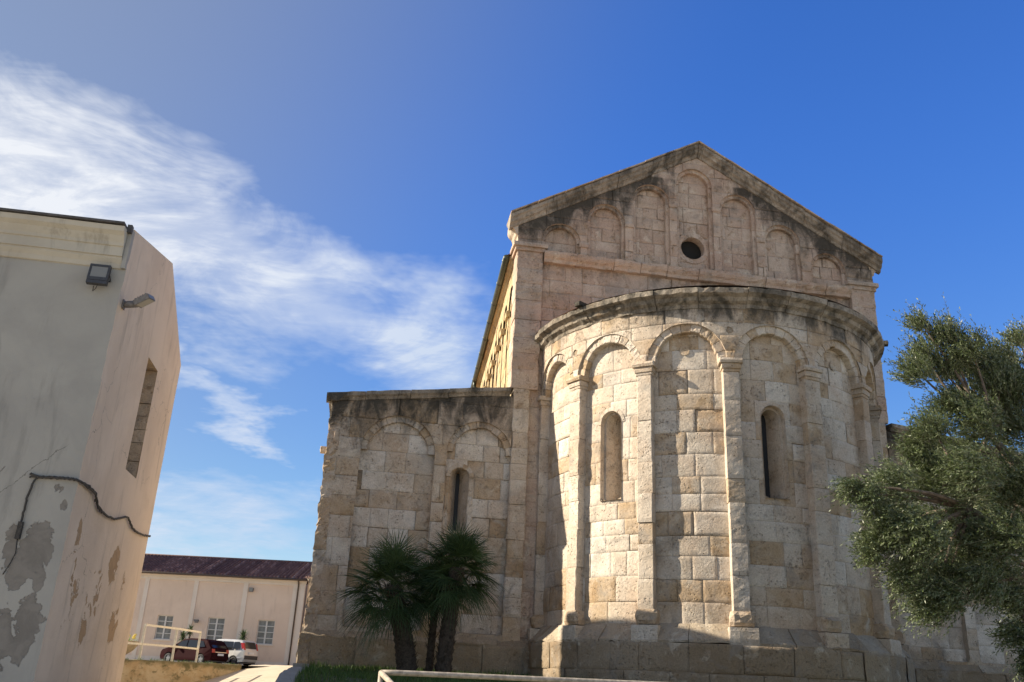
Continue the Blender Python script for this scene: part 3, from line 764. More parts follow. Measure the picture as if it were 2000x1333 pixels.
for i, (x, y) in enumerate(wp):
    zt = yz(x, y)+.03+rng.normal()*.006
    v += [(x+.10, y-.06, -1.9), (x+.10+rng.normal()*.006, y-.06, zt-.03), (x+.08, y-.05, zt), (x-.12, y+.06, zt), (x-.12, y+.06, -1.9)]
fc = [(i*5+j, i*5+j+1, i*5+j+6, i*5+j+5) for i in range(len(wp)-1) for j in range(4)]+[tuple((len(wp)-1)*5+j for j in range(5))]
mb.add(v, fc, [(p[0], p[2]) for p in v], .5, smooth=False)
thing(mb, 'retaining_wall', M['mossy'], 'low mossy ochre retaining wall under the cream railing', 'wall')

# lawn bank in front of the church
def lawn_z(X, Y): return np.where(Y > -4, .04+.055*Y, -.18+.16*(Y+4))+.03*np.sin(X*1.7+Y)*.5-.0
grid_mesh('lawn_soil', np.linspace(-8.12, 16, 60), np.linspace(-11.5, .02, 30), lambda X, Y: np.maximum(lawn_z(X, Y), -1.9), M['soil'], kind='structure')
mb = MB()
ky = np.linspace(-11.5, -1.055, 40); kz = lawn_z(np.full(40, -8.1), ky)+.03+.006*rng.normal(size=40)
kv = [p for y, z in zip(ky, kz) for p in ((-8.36, y, -1.9), (-8.36, y, z-.02), (-8.34, y, z), (-8.12, y, z), (-8.10, y, z-.02), (-8.10, y, -1.9))]
mb.add(kv, [(i*6+j, i*6+j+1, i*6+j+7, i*6+j+6) for i in range(39) for j in range(5)])
mb.box((-8.37, -1.05, -1.9), (-8.09, -.03, .055))
thing(mb, 'lawn_kerb', M['kerb'], 'grey cement kerb wall between the pale ramp and the lawn', 'kerb')
def leafmat(name, a, b_, trans=.25, rough=.5, back=None, scale=3, spec=.3):
    m, nt, b = newmat(name); rnd = attr(nt, 'rnd')
    c = ramp(nt, rnd, [(0, a), (1, b_)])
    if back:
        g = N(nt, 'ShaderNodeNewGeometry'); c = mixc(nt, g.outputs['Backfacing'], c, back)
    nt.links.new(c, b.inputs['Base Color']); b.inputs['Roughness'].default_value = rough; b.inputs['Specular IOR Level'].default_value = spec
    if trans:
        t = N(nt, 'ShaderNodeBsdfTranslucent'); nt.links.new(c, t.inputs['Color'])
        mx = N(nt, 'ShaderNodeMixShader'); mx.inputs[0].default_value = trans
        nt.links.new(b.outputs[0], mx.inputs[1]); nt.links.new(t.outputs[0], mx.inputs[2])
        nt.links.new(mx.outputs[0], [n for n in nt.nodes if n.type == 'OUTPUT_MATERIAL'][0].inputs[0])
    return m
M['grass'] = leafmat('lawn grass', (.045, .095, .018), (.10, .15, .035), .3)
M['palm'] = leafmat('fan palm leaf', (.030, .055, .020), (.065, .105, .035), .15, .45)
M['palm_dry'] = leafmat('dry palm leaf', (.16, .13, .07), (.24, .19, .10), .15, .7)
M['olive'] = leafmat('olive leaf', (.042, .064, .020), (.125, .160, .055), .2, .42, (.16, .19, .105), spec=.4)
M['yucca'] = leafmat('yucca leaf', (.05, .08, .035), (.10, .14, .06), .15)
M['succ'] = leafmat('succulent leaf', (.08, .16, .03), (.2, .3, .06), .2)

def raw_mesh(name, co, quads, rnd, mat, parent=None):
    me = bpy.data.meshes.new(name)
    me.vertices.add(len(co)); me.vertices.foreach_set('co', np.asarray(co, np.float32).ravel())
    n = quads.shape[1]; nf = len(quads)
    me.loops.add(nf*n); me.loops.foreach_set('vertex_index', np.asarray(quads, np.int32).ravel())
    me.polygons.add(nf); me.polygons.foreach_set('loop_start', np.arange(0, nf*n, n, dtype=np.int32))
    try: me.polygons.foreach_set('loop_total', np.full(nf, n, np.int32))
    except Exception: pass
    a = me.attributes.new('rnd', 'FLOAT', 'POINT'); a.data.foreach_set('value', np.asarray(rnd, np.float32))
    me.materials.append(mat); me.update(calc_edges=True); me.validate()
    o = bpy.data.objects.new(name, me); COL.objects.link(o)
    if parent: o.parent = parent
    return o
def unit(v): return v/(np.linalg.norm(v, axis=-1, keepdims=True)+1e-9)
# grass blades
n = 60000
gx = rng.uniform(-8.08, 9, n); gy = rng.uniform(-7.5, -.12, n)
ok = ~((gx**2+(gy-APY)**2) < 3.95**2); gx, gy = gx[ok], gy[ok]; n = len(gx)
gz = lawn_z(gx, gy); h = rng.uniform(.03, .085, n)*(1+.9*(vnoise(gx*1.5, gy*1.5, 4) > .62)); an = rng.uniform(0, 6.28, n); wd = rng.uniform(.004, .008, n)
dx, dy = np.cos(an), np.sin(an); ln = rng.normal(0, .4, n)*h
B = np.stack([gx, gy, gz], 1); s_ = np.stack([dx*wd, dy*wd, 0*wd], 1); t = np.stack([-dy*ln, dx*ln, h], 1)
co = np.stack([B-s_, B+s_, B+t+s_*.2, B+t-s_*.2], 1).reshape(-1, 3)
o = raw_mesh('lawn', co, np.arange(4*n).reshape(-1, 4), np.repeat(rng.random(n), 4), M['grass']); tag(o, 'short dark green grass at the foot of the church', 'grass', kind='stuff')

# ================================================================== LEFT BUILDING
house = empty('plastered_building', (-11.5, -4.85, 0), 'pale plastered building with peeling paint and a gabled side, nearest the camera', 'building')
hinv = Matrix.Translation((11.5, 4.85, 0))
def hb(mb, name, mat, parent=house):
    mb.v = [(p[0]+11.5, p[1]+4.85, p[2]) for p in mb.v]; return mb.build(name, mat, parent)
def plaster(name, base, base2, under, axis, blobs, cracks=True, streak=.5, line=None):
    m, nt, b = newmat(name); P = pos(nt)
    n = noise_(nt, P, .8, 6, .6, .5); n2 = noise_(nt, P, 3.2, 8, .66, .5); n3 = noise_(nt, P, 30, 4, .6)
    c = mixc(nt, smooth(nt, n, .35, .66), base, base2)
    drip = noise_(nt, P, 2.4, 7, .65, .4, sc=(1.6, 1.6, .28)); c = mixc(nt, smooth(nt, drip, .52, .70, 0, streak), c, tuple(x*.62 for x in base2))
    sp = N(nt, 'ShaderNodeSeparateXYZ'); nt.links.new(P, sp.inputs[0]); u = sp.outputs[axis]; z = sp.outputs['Z']
    tot = None
    for (uc, zc, ru, rz, amt) in blobs:
        a = mathn(nt, 'DIVIDE', mathn(nt, 'SUBTRACT', u, uc), ru); e = mathn(nt, 'DIVIDE', mathn(nt, 'SUBTRACT', z, zc), rz)
        q = smooth(nt, mathn(nt, 'ADD', mathn(nt, 'MULTIPLY', a, a), mathn(nt, 'MULTIPLY', e, e)), .0, 1.6, amt, 0)
        tot = q if tot is None else mathn(nt, 'MAXIMUM', tot, q)
    edge = mathn(nt, 'ADD', tot, mathn(nt, 'MULTIPLY', mathn(nt, 'SUBTRACT', n2, .5), 2.2))
    peel = smooth(nt, edge, .47, .53)
    c = mixc(nt, peel, c, mixc(nt, smooth(nt, n2, .4, .6), under, tuple(x*1.25 for x in under)))
    if cracks:
        w = N(nt, 'ShaderNodeTexVoronoi', feature='DISTANCE_TO_EDGE'); w.inputs['Scale'].default_value = .42
        dsp = N(nt, 'ShaderNodeVectorMath', operation='MULTIPLY_ADD'); nt.links.new(P, dsp.inputs[0]); dsp.inputs[1].default_value = (1, 1, .8)
        nc = N(nt, 'ShaderNodeTexNoise'); nt.links.new(P, nc.inputs['Vector']); nc.inputs['Scale'].default_value = 1.6; nc.inputs['Detail'].default_value = 7
        nt.links.new(nc.outputs['Color'], dsp.inputs[2]); nt.links.new(dsp.outputs[0], w.inputs['Vector'])
        ck = mathn(nt, 'MULTIPLY', smooth(nt, w.outputs['Distance'], .0, .0032, .65, 0), smooth(nt, n, .45, .55))
        c = mixc(nt, ck, c, (.10, .09, .08))
    if line:
        x0_, z0_, k_, xa, xb = line
        e = mathn(nt, 'SUBTRACT', mathn(nt, 'SUBTRACT', z, z0_), mathn(nt, 'MULTIPLY', mathn(nt, 'SUBTRACT', u, x0_), k_))
        e = mathn(nt, 'ABSOLUTE', mathn(nt, 'ADD', e, mathn(nt, 'MULTIPLY', mathn(nt, 'SUBTRACT', noise_(nt, P, 3.5, 8, .65), .5), .42)))
        ck = mathn(nt, 'MULTIPLY', mathn(nt, 'MULTIPLY', smooth(nt, e, .004, .011, .75, 0), smooth(nt, u, xb-.1, xb, 1, 0)), smooth(nt, u, xa, xa+.1))
        c = mixc(nt, ck, c, (.10, .09, .08))
    nt.links.new(c, b.inputs['Base Color']); b.inputs['Roughness'].default_value = .9; b.inputs['Specular IOR Level'].default_value = .2
    hgt = mathn(nt, 'ADD', mathn(nt, 'MULTIPLY', peel, -.8), mathn(nt, 'MULTIPLY', n2, .8))
    p = bump(nt, None, hgt, .75, .022); bump(nt, b, n3, .25, .004, p)
    return m
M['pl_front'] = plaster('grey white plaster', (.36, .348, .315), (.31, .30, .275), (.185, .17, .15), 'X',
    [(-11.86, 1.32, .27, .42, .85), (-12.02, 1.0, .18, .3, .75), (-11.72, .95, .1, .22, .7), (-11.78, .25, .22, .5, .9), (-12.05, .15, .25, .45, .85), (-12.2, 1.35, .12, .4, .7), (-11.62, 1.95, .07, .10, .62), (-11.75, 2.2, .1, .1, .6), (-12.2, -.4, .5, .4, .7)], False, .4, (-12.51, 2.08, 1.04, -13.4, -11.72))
M['pl_side'] = plaster('peach plaster with bounce light', (.69, .575, .455), (.61, .50, .39), (.34, .235, .14), 'Y',
    [(-2.05, 1.44, .34, .34, .80), (-4.3, 1.6, .14, .35, .58), (-3.1, .35, .25, .3, .62), (-1.3, .55, .4, .4, .55), (-2.8, .9, .5, .5, .47), (-4.0, .9, .4, .6, .45), (-1.2, 1.2, .3, .4, .45)])  # paler and warmer than the front, to carry sunlight bounced onto the side
M['pl_trim'] = plaster('cream cornice plaster', (.47, .44, .37), (.40, .37, .31), (.3, .27, .22), 'X', [(-30, 0, .1, .1, .1)], False, .6)
M['roof_edge'] = simple('dark grey roof sheet', (.075, .07, .068), .8, 0, .3, 9)
M['jamb'] = stone('window jamb tuff', [(0, (.56, .44, .32)), (1, (.46, .35, .24))], (.48, .36, .25))
# front wall (towards -y), flush plane y = -4.85, up to the eaves
mb = MB()
xs = np.linspace(-22, -11.5, 40); zs = np.linspace(-1.9, 6.36, 130)
X, Z = np.meshgrid(xs, zs); Y = -4.85+.02*fbm(X*.9, Z*.9, 5, 2); Y[:, -1] = -4.85
corner = lambda z: .022*(float(vnoise(z*4.3, 1.5, 31))-.5)+.014*(float(vnoise(z*17, 2.5, 32))-.5)
X[:, -1] = [-11.5+corner(z) for z in zs]
w = X.shape[1]
mb.add(list(zip(X.ravel(), Y.ravel(), Z.ravel())), [(i*w+j, i*w+j+1, (i+1)*w+j+1, (i+1)*w+j) for i in range(129) for j in range(w-1)], None, .5, smooth=True)
mb.box((-22, -4.83, -1.9), (-21.8, 0, 5.7)); mb.box((-21.8, -.2, -1.9), (-11.9, -.01, 5.7))
hb(mb, 'front_wall', M['pl_front'])
# gabled side wall with its window opening
YW0, YW1, ZW0, ZW1 = -2.52, -1.72, 3.02, 5.08
ztop = lambda y: 6.42+(7.11-6.42)*(y+4.95)/(2.75) if y < -2.2 else 7.11+(5.80-7.11)*(y+2.2)/2.22
ys = sorted(set(list(np.linspace(-4.85, .02, 30))+[YW0, YW1, -2.2]))
mb = MB(); vs, fs = [], []
zl = sorted(set(list(np.linspace(-1.9, 5.6, 118))+[ZW0, ZW1]))
for y in ys:
    for z in zl+[None]:
        zz = ztop(y) if z is None else z
        e = corner(zz) if y in (ys[0],) else .012*float(fbm(y*1.3, zz*1.3, 8, 2))
        vs.append((-11.5+e, y, zz))
k = len(zl)+1
for i in range(len(ys)-1):
    for j in range(k-1):
        if ys[i] >= YW0-1e-6 and ys[i+1] <= YW1+1e-6 and j < len(zl)-1 and zl[j] >= ZW0-1e-6 and zl[j+1] <= ZW1+1e-6: continue
        fs.append((i*k+j, (i+1)*k+j, (i+1)*k+j+1, i*k+j+1))
mb.add(vs, fs, None, .5, smooth=True)
# thickness of the parapet: top edge and the back of the wall
tv = []
for y in ys: tv += [(-11.5, y, ztop(y)), (-11.82, y, ztop(y)), (-11.82, y, 5.2)]
mb.add(tv, [f for i in range(len(ys)-1) for f in ((3*i, 3*i+1, 3*i+4, 3*i+3), (3*i+1, 3*i+2, 3*i+5, 3*i+4))], None, .5)
mb.add([(-11.5, .02, -1.9), (-11.5, .02, 5.8), (-11.9, .02, 5.8), (-11.9, .02, -1.9)], [(0, 1, 2, 3)], None, .5)
# front end of the parapet, standing in front of the cornice
hb(mb, 'gable_wall', M['pl_side'])
mb = MB(); mb.box((-11.56, -4.93, 5.72), (-11.497, -4.80, 6.42)); hb(mb, 'parapet_end', M['pl_front'])
wn_ = MB(); dep = .32; x0, x1 = -11.5-dep, -11.497
zc = ZW0
k = 0
while zc < ZW1-.05:                                                # squared stones of the jambs
    hgt = min(rng.uniform(.24, .36), ZW1-zc)
    if ZW1-(zc+hgt) < .15: hgt = ZW1-zc
    for yj in (YW0, YW1):
        o_ = rng.normal()*.01; r_ = rng.random()
        a = yj-.10 if yj == YW0 else yj+o_
        b2 = yj+o_ if yj == YW0 else yj+.10
        wn_.box((x0, a, zc+.006), (x1-.012+rng.normal()*.004, b2, zc+hgt-.006), r_)
    zc += hgt
wn_.box((x0, YW0-.12, ZW1), (x1-.006, YW1+.12, ZW1+.2), .2); wn_.box((x0, YW0-.08, ZW0-.14), (x1-.006, YW1+.08, ZW0), .6)
win = hb(wn_, 'window', M['jamb'])
mb = MB(); mb.add([(x0+.02, YW0, ZW0), (x0+.02, YW1, ZW0), (x0+.02, YW1, ZW1), (x0+.02, YW0, ZW1)], [(0, 1, 2, 3)]); hb(mb, 'infill', M['jamb'], win)
# eaves cornice on the front
mb = MB(); pr = [(0, 5.72), (.03, 5.73), (.05, 5.80), (.10, 5.87), (.10, 5.90), (.13, 5.905), (.135, 6.06), (.16, 6.07), (.17, 6.12), (.23, 6.22), (.30, 6.27), (.32, 6.35), (0, 6.37)]
us = list(np.linspace(-22, -11.565, 50)); mb2 = []
for u in us:
    for d, z in pr: mb.v.append((u, -4.85-d*.95+.003*math.sin(u*3), z+.004*math.sin(u*2.3))); mb.uv.append((u, z)); mb.rnd.append(.5); mb.st.append(0)
w = len(pr)
for i in range(len(us)-1):
    for j in range(w-1): mb.f.append((i*w+j, i*w+j+1, (i+1)*w+j+1, (i+1)*w+j)); mb.sm.append(False)
mb.f.append(tuple((len(us)-1)*w+j for j in range(w))); mb.sm.append(False)
hb(mb, 'eaves_cornice', M['pl_trim'])
mb = MB(); mb.box((-22, -5.19, 6.37), (-11.57, -4.7, 6.405)); mb.box((-11.57, -5.0, 6.32), (-11.50, -4.9, 6.455))
mb.add([(-22, -4.8, 6.38), (-11.8, -4.8, 6.38), (-11.8, -2.2, 6.95), (-22, -2.2, 6.95), (-11.8, .0, 5.7), (-22, .0, 5.7)], [(0, 1, 2, 3), (3, 2, 4, 5)])
hb(mb, 'roof', M['roof_edge'])

# floodlights on the corner, and the loose cable
M['lamp_body'] = simple('dark grey lamp housing', (.055, .055, .058), .5, .2, .15, 20)
M['lamp_body2'] = simple('weathered grey lamp housing', (.16, .15, .145), .55, .2, .2, 20)
M['lamp_glass'] = simple('floodlight glass', (.20, .20, .185), .35)
M['cable'] = simple('dusty black cable', (.05, .045, .04), .85, 0, .4, 30, .6)
def floodlight(loc, rz, tilt, mat, label, sc=1.0):
    t = empty('floodlight', loc, label, 'floodlight', rz)
    Rm = Matrix.Rotation(tilt, 4, 'X')
    X_ = lambda x, y, z: tuple(sc*c_ for c_ in (Rm @ Vector((x, y, z)) + Vector((0, -.17, 0))))
    mb = MB(); mb.box((-.19, -.03, -.05), (.19, .05, .30), xf=X_); mb.box((-.155, .05, -.03), (.155, .075, .27), xf=X_)
    for k in range(7): mb.box((-.14+k*.045, .075, -.02), (-.13+k*.045, .10, .26), xf=X_)
    mb.box((-.19, -.04, -.12), (.19, .06, -.055), xf=X_)
    for a in ((-.19, -.155), (.155, .19)): mb.box((a[0], -.045, -.05), (a[1], -.031, .30), xf=X_)
    mb.box((-.154, -.045, .255), (.154, -.031, .30), xf=X_); mb.box((-.154, -.045, -.05), (.154, -.031, .02), xf=X_)
    mb.build('housing', mat, t)
    mb = MB(); mb.box((-.150, -.036, .022), (.150, -.032, .253), xf=X_); mb.build('lens', M['lamp_glass'], t)
    mb = MB(); 
    for s in (-1, 1): mb.tube([X_(s*.20, .01, .10), tuple(sc*c_ for c_ in (s*.205, -.07, .03)), tuple(sc*c_ for c_ in (s*.19, -.005, .03))], .012*sc, 6)
    mb.tube([tuple(sc*c_ for c_ in (-.19, -.008, .03)), tuple(sc*c_ for c_ in (.19, -.008, .03))], .014*sc, 6); mb.build('bracket', mat, t)
    mb = MB(); mb.tube([X_(.02, .02, -.12), X_(.0, .03, -.2), tuple(sc*c_ for c_ in (-.08, -.05, -.22)), tuple(sc*c_ for c_ in (-.1, -.01, -.1))], .008*sc, 5); mb.build('lead', M['cable'], t)
    return t
floodlight((-11.83, -4.87, 5.46), 0, R(-6), M['lamp_body'], 'square dark floodlight flat on the shaded front wall under the cornice', .80)
# second one is turned along the side wall: body on an arm from the corner
t = empty('floodlight', (-11.48, -4.62, 5.22), 'grey floodlight on a stubby arm at the corner, tilted out over the side wall', 'floodlight', 0)
mb = MB(); mb.tube([(.0, .0, 0), (.05, -.02, 0), (.10, -.04, .0), (.20, -.05, .01)], [.05, .055, .06, .055], 10); mb.box((-.012, -.06, -.07), (.01, .06, .07)); mb.build('arm', M['lamp_body2'], t)
Rm = Matrix.Rotation(R(-28), 4, 'Y') @ Matrix.Rotation(R(-18), 4, 'Z')
X_ = lambda x, y, z: tuple(Rm @ Vector((x, y, z)) + Vector((.20, -.05, .02)))
mb = MB(); mb.box((0, -.10, -.055), (.26, .10, .03), xf=X_); mb.box((.02, -.08, .03), (.24, .08, .05), xf=X_); mb.box((-.03, -.045, -.045), (0, .045, .02), xf=X_)
for k in range(5): mb.box((.03+k*.045, -.075, .05), (.04+k*.045, .075, .065), xf=X_)
mb.build('housing', M['lamp_body2'], t)
mb = MB(); mb.box((.03, -.085, -.062), (.25, .085, -.0555), xf=X_); mb.box((.2605, -.085, -.045), (.266, .085, .022), xf=X_); mb.build('lens', M['lamp_glass'], t)
def smooth_pts(p, k=6):
    p = [Vector(q) for q in p]; out_ = []
    for i in range(len(p)-1):
        a, b_, c_, d = p[max(i-1, 0)], p[i], p[i+1], p[min(i+2, len(p)-1)]
        for j in range(k):
            t_ = j/k; out_.append(.5*((2*b_)+(c_-a)*t_+(2*a-5*b_+4*c_-d)*t_*t_+(3*b_-a-3*c_+d)*t_**3))
    return out_+[p[-1]]
cab = empty('wall_cable', (-11.48, -4.88, 2.33), 'thick dusty black cable draped round the corner of the peeling building', 'cable')
mb = MB(); L_ = lambda q: (q[0]+11.48, q[1]+4.88, q[2]-2.33)
def wob(pts, a=.006): return [p+Vector(rng.normal(0, a, 3)) for p in pts]
mb.tube(wob(smooth_pts([L_(q) for q in ((-12.16, -4.88, 2.37), (-12.05, -4.885, 2.335), (-11.9, -4.885, 2.33), (-11.7, -4.885, 2.345), (-11.56, -4.89, 2.335), (-11.47, -4.87, 2.315), (-11.465, -4.5, 2.33), (-11.465, -4.05, 2.31), (-11.465, -3.9, 2.2), (-11.465, -3.5, 2.12), (-11.465, -2.85, 2.12), (-11.465, -2.3, 2.22), (-11.465, -1.92, 2.29), (-11.465, -1.5, 2.2), (-11.465, -1.0, 2.17), (-11.465, -.3, 2.22), (-11.465, .03, 2.26))], 8), .005), .019, 6)
mb.tube(wob(smooth_pts([L_(q) for q in ((-12.16, -4.885, 2.33), (-11.9, -4.89, 2.345), (-11.7, -4.89, 2.33), (-11.5, -4.895, 2.33), (-11.46, -4.6, 2.31), (-11.455, -4.05, 2.27), (-11.455, -3.75, 2.13), (-11.455, -3.55, 2.10))], 8), .006), .013, 6)
mb.build('cable_run', M['cable'], cab)
mb = MB(); mb.tube(wob(smooth_pts([L_(q) for q in ((-12.02, -4.88, 2.335), (-12.08, -4.88, 2.28), (-12.12, -4.88, 2.05), (-12.125, -4.88, 1.85), (-12.12, -4.88, 1.62))], 6), .003), .016, 6); mb.build('cable_drop', M['cable'], cab)
mb = MB(); mb.box(L_((-12.15, -4.92, 1.44)), L_((-12.09, -4.855, 1.68))); mb.tube([L_(q) for q in ((-12.12, -4.885, 1.44), (-12.10, -4.88, 1.25), (-12.14, -4.875, 1.1), (-12.2, -4.875, .95))], .008, 5); mb.build('junction_box', M['cable'], cab)

# ================================================================== PINK BUILDING BEHIND
M['pink'] = plaster('pink plaster', (.71, .57, .455), (.67, .53, .42), (.45, .36, .3), 'X', [(-400, 0, .1, .1, .1)], False, .25)
M['pinktrim'] = plaster('pale trim plaster', (.72, .635, .55), (.67, .59, .50), (.45, .36, .3), 'X', [(-400, 0, .1, .1, .1)], False, .2)
M['annex'] = plaster('apricot plaster', (.62, .44, .30), (.56, .39, .26), (.4, .3, .2), 'X', [(-400, 0, .1, .1, .1)], False, .3)
m, nt, b = newmat('dark clay tiles'); P = pos(nt); rn = attr(nt, 'rnd'); n = noise_(nt, P, 2.5, 5, .6)
c = ramp(nt, rn, [(0, (.11, .058, .048)), (.6, (.18, .105, .085)), (1, (.36, .245, .20))]); c = mixc(nt, smooth(nt, n, .5, .7, 0, .5), c, (.09, .06, .05))
nt.links.new(c, b.inputs['Base Color']); b.inputs['Roughness'].default_value = .9; M['tile'] = m
M['winframe'] = simple('white painted window frame', (.62, .60, .56), .6, 0, .1, 12)
M['curtain'] = simple('window glass over net curtain', (.17, .165, .16), .12, 0, .35, 2.2, 0, .5)
M['pipe'] = simple('dark brown downpipe', (.085, .06, .045), .5, .2)
pk = empty('pink_building', (-16, 45, 0), 'low pink building with pale pilasters and a dark tiled roof behind the parked cars', 'building', R(-8))
def pmap(u, z, d): return (u, -d, z)
mb = MB(); WIN = [(-4.38, -3.36), (-1.06, .02), (2.19, 3.30), (-7.6, -6.6), (-10.8, -9.8)]
us = sorted({-15., 5.02, *[a for w_ in WIN for a in w_]}); zs = [-.4, 1.80, 3.30, 5.6]
for i in range(len(us)-1):
    for j in range(3):
        if j == 1 and (us[i], us[i+1]) in WIN: continue
        mb.add([(us[i], 0, zs[j]), (us[i+1], 0, zs[j]), (us[i+1], 0, zs[j+1]), (us[i], 0, zs[j+1])], [(0, 1, 2, 3)])
mb.add([(5.02, 0, -.4), (5.02, 9, -.4), (5.02, 9, 5.6), (5.02, 4.5, 7.3), (5.02, 0, 5.6)], [(0, 1, 2, 3, 4)])
mb.add([(-15, 9, -.4), (5.02, 9, -.4), (5.02, 9, 5.6), (-15, 9, 5.6)], [(0, 1, 2, 3)])
for a, b_ in WIN:
    for q in ((a, a), (b_, b_)): mb.add([(q[0], 0, 1.8), (q[0], .18, 1.8), (q[0], .18, 3.3), (q[0], 0, 3.3)], [(0, 1, 2, 3)])
    mb.add([(a, 0, 3.3), (b_, 0, 3.3), (b_, .18, 3.3), (a, .18, 3.3)], [(0, 1, 2, 3)])
mb.build('wall', M['pink'], pk)
for c0, w_ in ((-15+.3, .3), (-11.85, .3), (-8.6, .3), (-5.47, .28), (-2.21, .28), (1.08, .31), (4.6, .78)):
    mb = MB(); mb.box((c0-w_/2, -.06, -.3), (c0+w_/2, -.003, 5.56)); mb.build('pilaster', M['pinktrim'], pk)
mb = MB(); mb.box((-15, -.07, 5.56), (5.03, -.004, 5.72)); mb.box((-15, -.12, 5.723), (5.05, .0, 5.86)); mb.box((-15, -.20, 5.863), (5.08, .0, 5.93)); mb.build('entablature', M['pinktrim'], pk)
mb = MB(); mb.box((-15, -.03, -.4), (5.03, -.004, .75)); mb.build('base_band', M['pinktrim'], pk)
for a, b_ in WIN:
    f = MB(); t_ = .05
    f.box((a, .10, 1.80), (a+t_, .16, 3.30)); f.box((b_-t_, .10, 1.80), (b_, .16, 3.30)); f.box((a+t_, .10, 3.30-t_), (b_-t_, .16, 3.30)); f.box((a+t_, .10, 1.80), (b_-t_, .16, 1.80+t_))
    cx = (a+b_)/2; f.box((cx-.05, .095, 1.85), (cx+.05, .155, 3.25))
    for k in (1, 2, 3):
        z = 1.8+1.5*k/4
        for q0, q1 in ((a+t_, cx-.05), (cx+.05, b_-t_)): f.box((q0, .105, z-.022), (q1, .145, z+.022))
    fo = f.build('window', M['winframe'], pk)
    mb = MB(); mb.add([(a, .148, 1.8), (b_, .148, 1.8), (b_, .148, 3.3), (a, .148, 3.3)], [(0, 1, 2, 3)]); mb.build('pane', M['curtain'], fo)
    mb = MB(); mb.box((a-.08, -.07, 1.72), (b_+.08, .10, 1.797)); mb.build('sill', M['pinktrim'], fo)
# tiled roof: barrel tiles with real ridges
def tile_roof(x0, x1, y0, z0, y1, z1, per=.25, name='roof', parent=None):
    mb = MB(); n = int((x1-x0)/per); rows = 14
    for k in range(n):
        x = x0+k*per; r_ = rng.random()
        prof = [(-.5, -.02), (-.44, .045), (-.33, .095), (-.19, .115), (-.05, .095), (.06, .045), (.12, -.02), (.22, -.06), (.31, -.07), (.40, -.06), (.5, -.02)]
        off = rng.normal()*.02
        for j in range(rows):
            t0, t1 = j/rows, (j+1)/rows+.01
            v = []
            for t, lift in ((t0, .03), (t1, .0)):
                y, z = y0+(y1-y0)*t, z0+(z1-z0)*t
                for (a, h) in prof: v.append((x+per*(.5+a), y+(off if j == 0 else 0), z+h+lift))
            w = len(prof); fc = [(i, i+1, w+i+1, w+i) for i in range(w-1)]
            if j == 0: 
                fc.append(tuple(range(w))[::-1])
            mb.add(v, fc, None, min(1, max(0, r_*.6+rng.random()*.5)), smooth=False)
    return mb.build(name, M['tile'], parent)
ro = tile_roof(-15.2, 5.15, -.38, 5.95, 4.5, 7.58, parent=pk)
mb = MB(); mb.add([(-15, 4.5, 7.6), (5.15, 4.5, 7.6), (5.15, 9.3, 5.9), (-15, 9.3, 5.9)], [(0, 1, 2, 3)], None, .4)
mb.tube([(-15, 4.5, 7.62), (5.15, 4.5, 7.62)], .11, 8, rnd=.5); mb.build('roof_ridge', M['tile'], pk)
mb = MB(); mb.tube([(-15.1, -.42, 5.93), (5.15, -.42, 5.93)], .075, 8); mb.build('gutter', M['pipe'], pk)
mb = MB(); mb.tube([(4.55, -.42, 5.9), (4.55, -.25, 5.8), (4.55, -.12, 5.6), (4.55, -.12, .2)], .05, 8); mb.build('downpipe', M['pipe'], pk)
t = empty('wall_lamp', (-16+1.45*math.cos(R(8)), 45-1.45*math.sin(R(8))-.05, 5.15), 'small box lamp high on the pink wall beside a pale pilaster', 'lamp', R(-8))
mb = MB(); mb.box((-.1, -.22, -.12), (.16, -.02, .14)); mb.box((-.02, -.03, -.04), (.06, .05, .04)); mb.build('housing', M['lamp_body2'], t)
mb = MB(); mb.box((-.08, -.225, -.10), (.14, -.2205, .12)); mb.build('lens', M['lamp_glass'], t)
t = empty('security_camera', (-16-1.75*math.cos(R(8)), 45+1.75*math.sin(R(8))-.05, 3.05), 'small grey camera on a bracket low on the pink wall between two windows', 'camera', R(-8))
mb = MB(); mb.box((-.15, -.30, -.06), (.12, -.1, .06)); mb.box((-.10, -.28, -.14), (.10, -.1, -.07)); mb.build('housing', M['lamp_body2'], t)
mb = MB(); mb.tube([(0, 0.05, 0), (0, -.1, 0)], .03, 6); mb.tube([(-.3, -.02, .05), (-.15, -.15, .03)], .012, 5); mb.build('bracket', M['lamp_body2'], t)
# sunlit annex that turns out of the right end
an = empty('apricot_annex', (-10.95, 44.2, 0), 'sunlit apricot wing squeezed between the pink building and the church corner', 'building', R(-37))
mb = MB(); mb.box((0.05, 0, -.4), (7, 5, 5.9)); mb.build('wall', M['annex'], an)
mb = MB(); mb.box((0, -.12, 5.9), (7.1, 0, 6.05)); mb.build('entablature', M['pinktrim'], an)
tile_roof(0, 7.2, -.35, 6.05, 2.6, 7.1, parent=an)

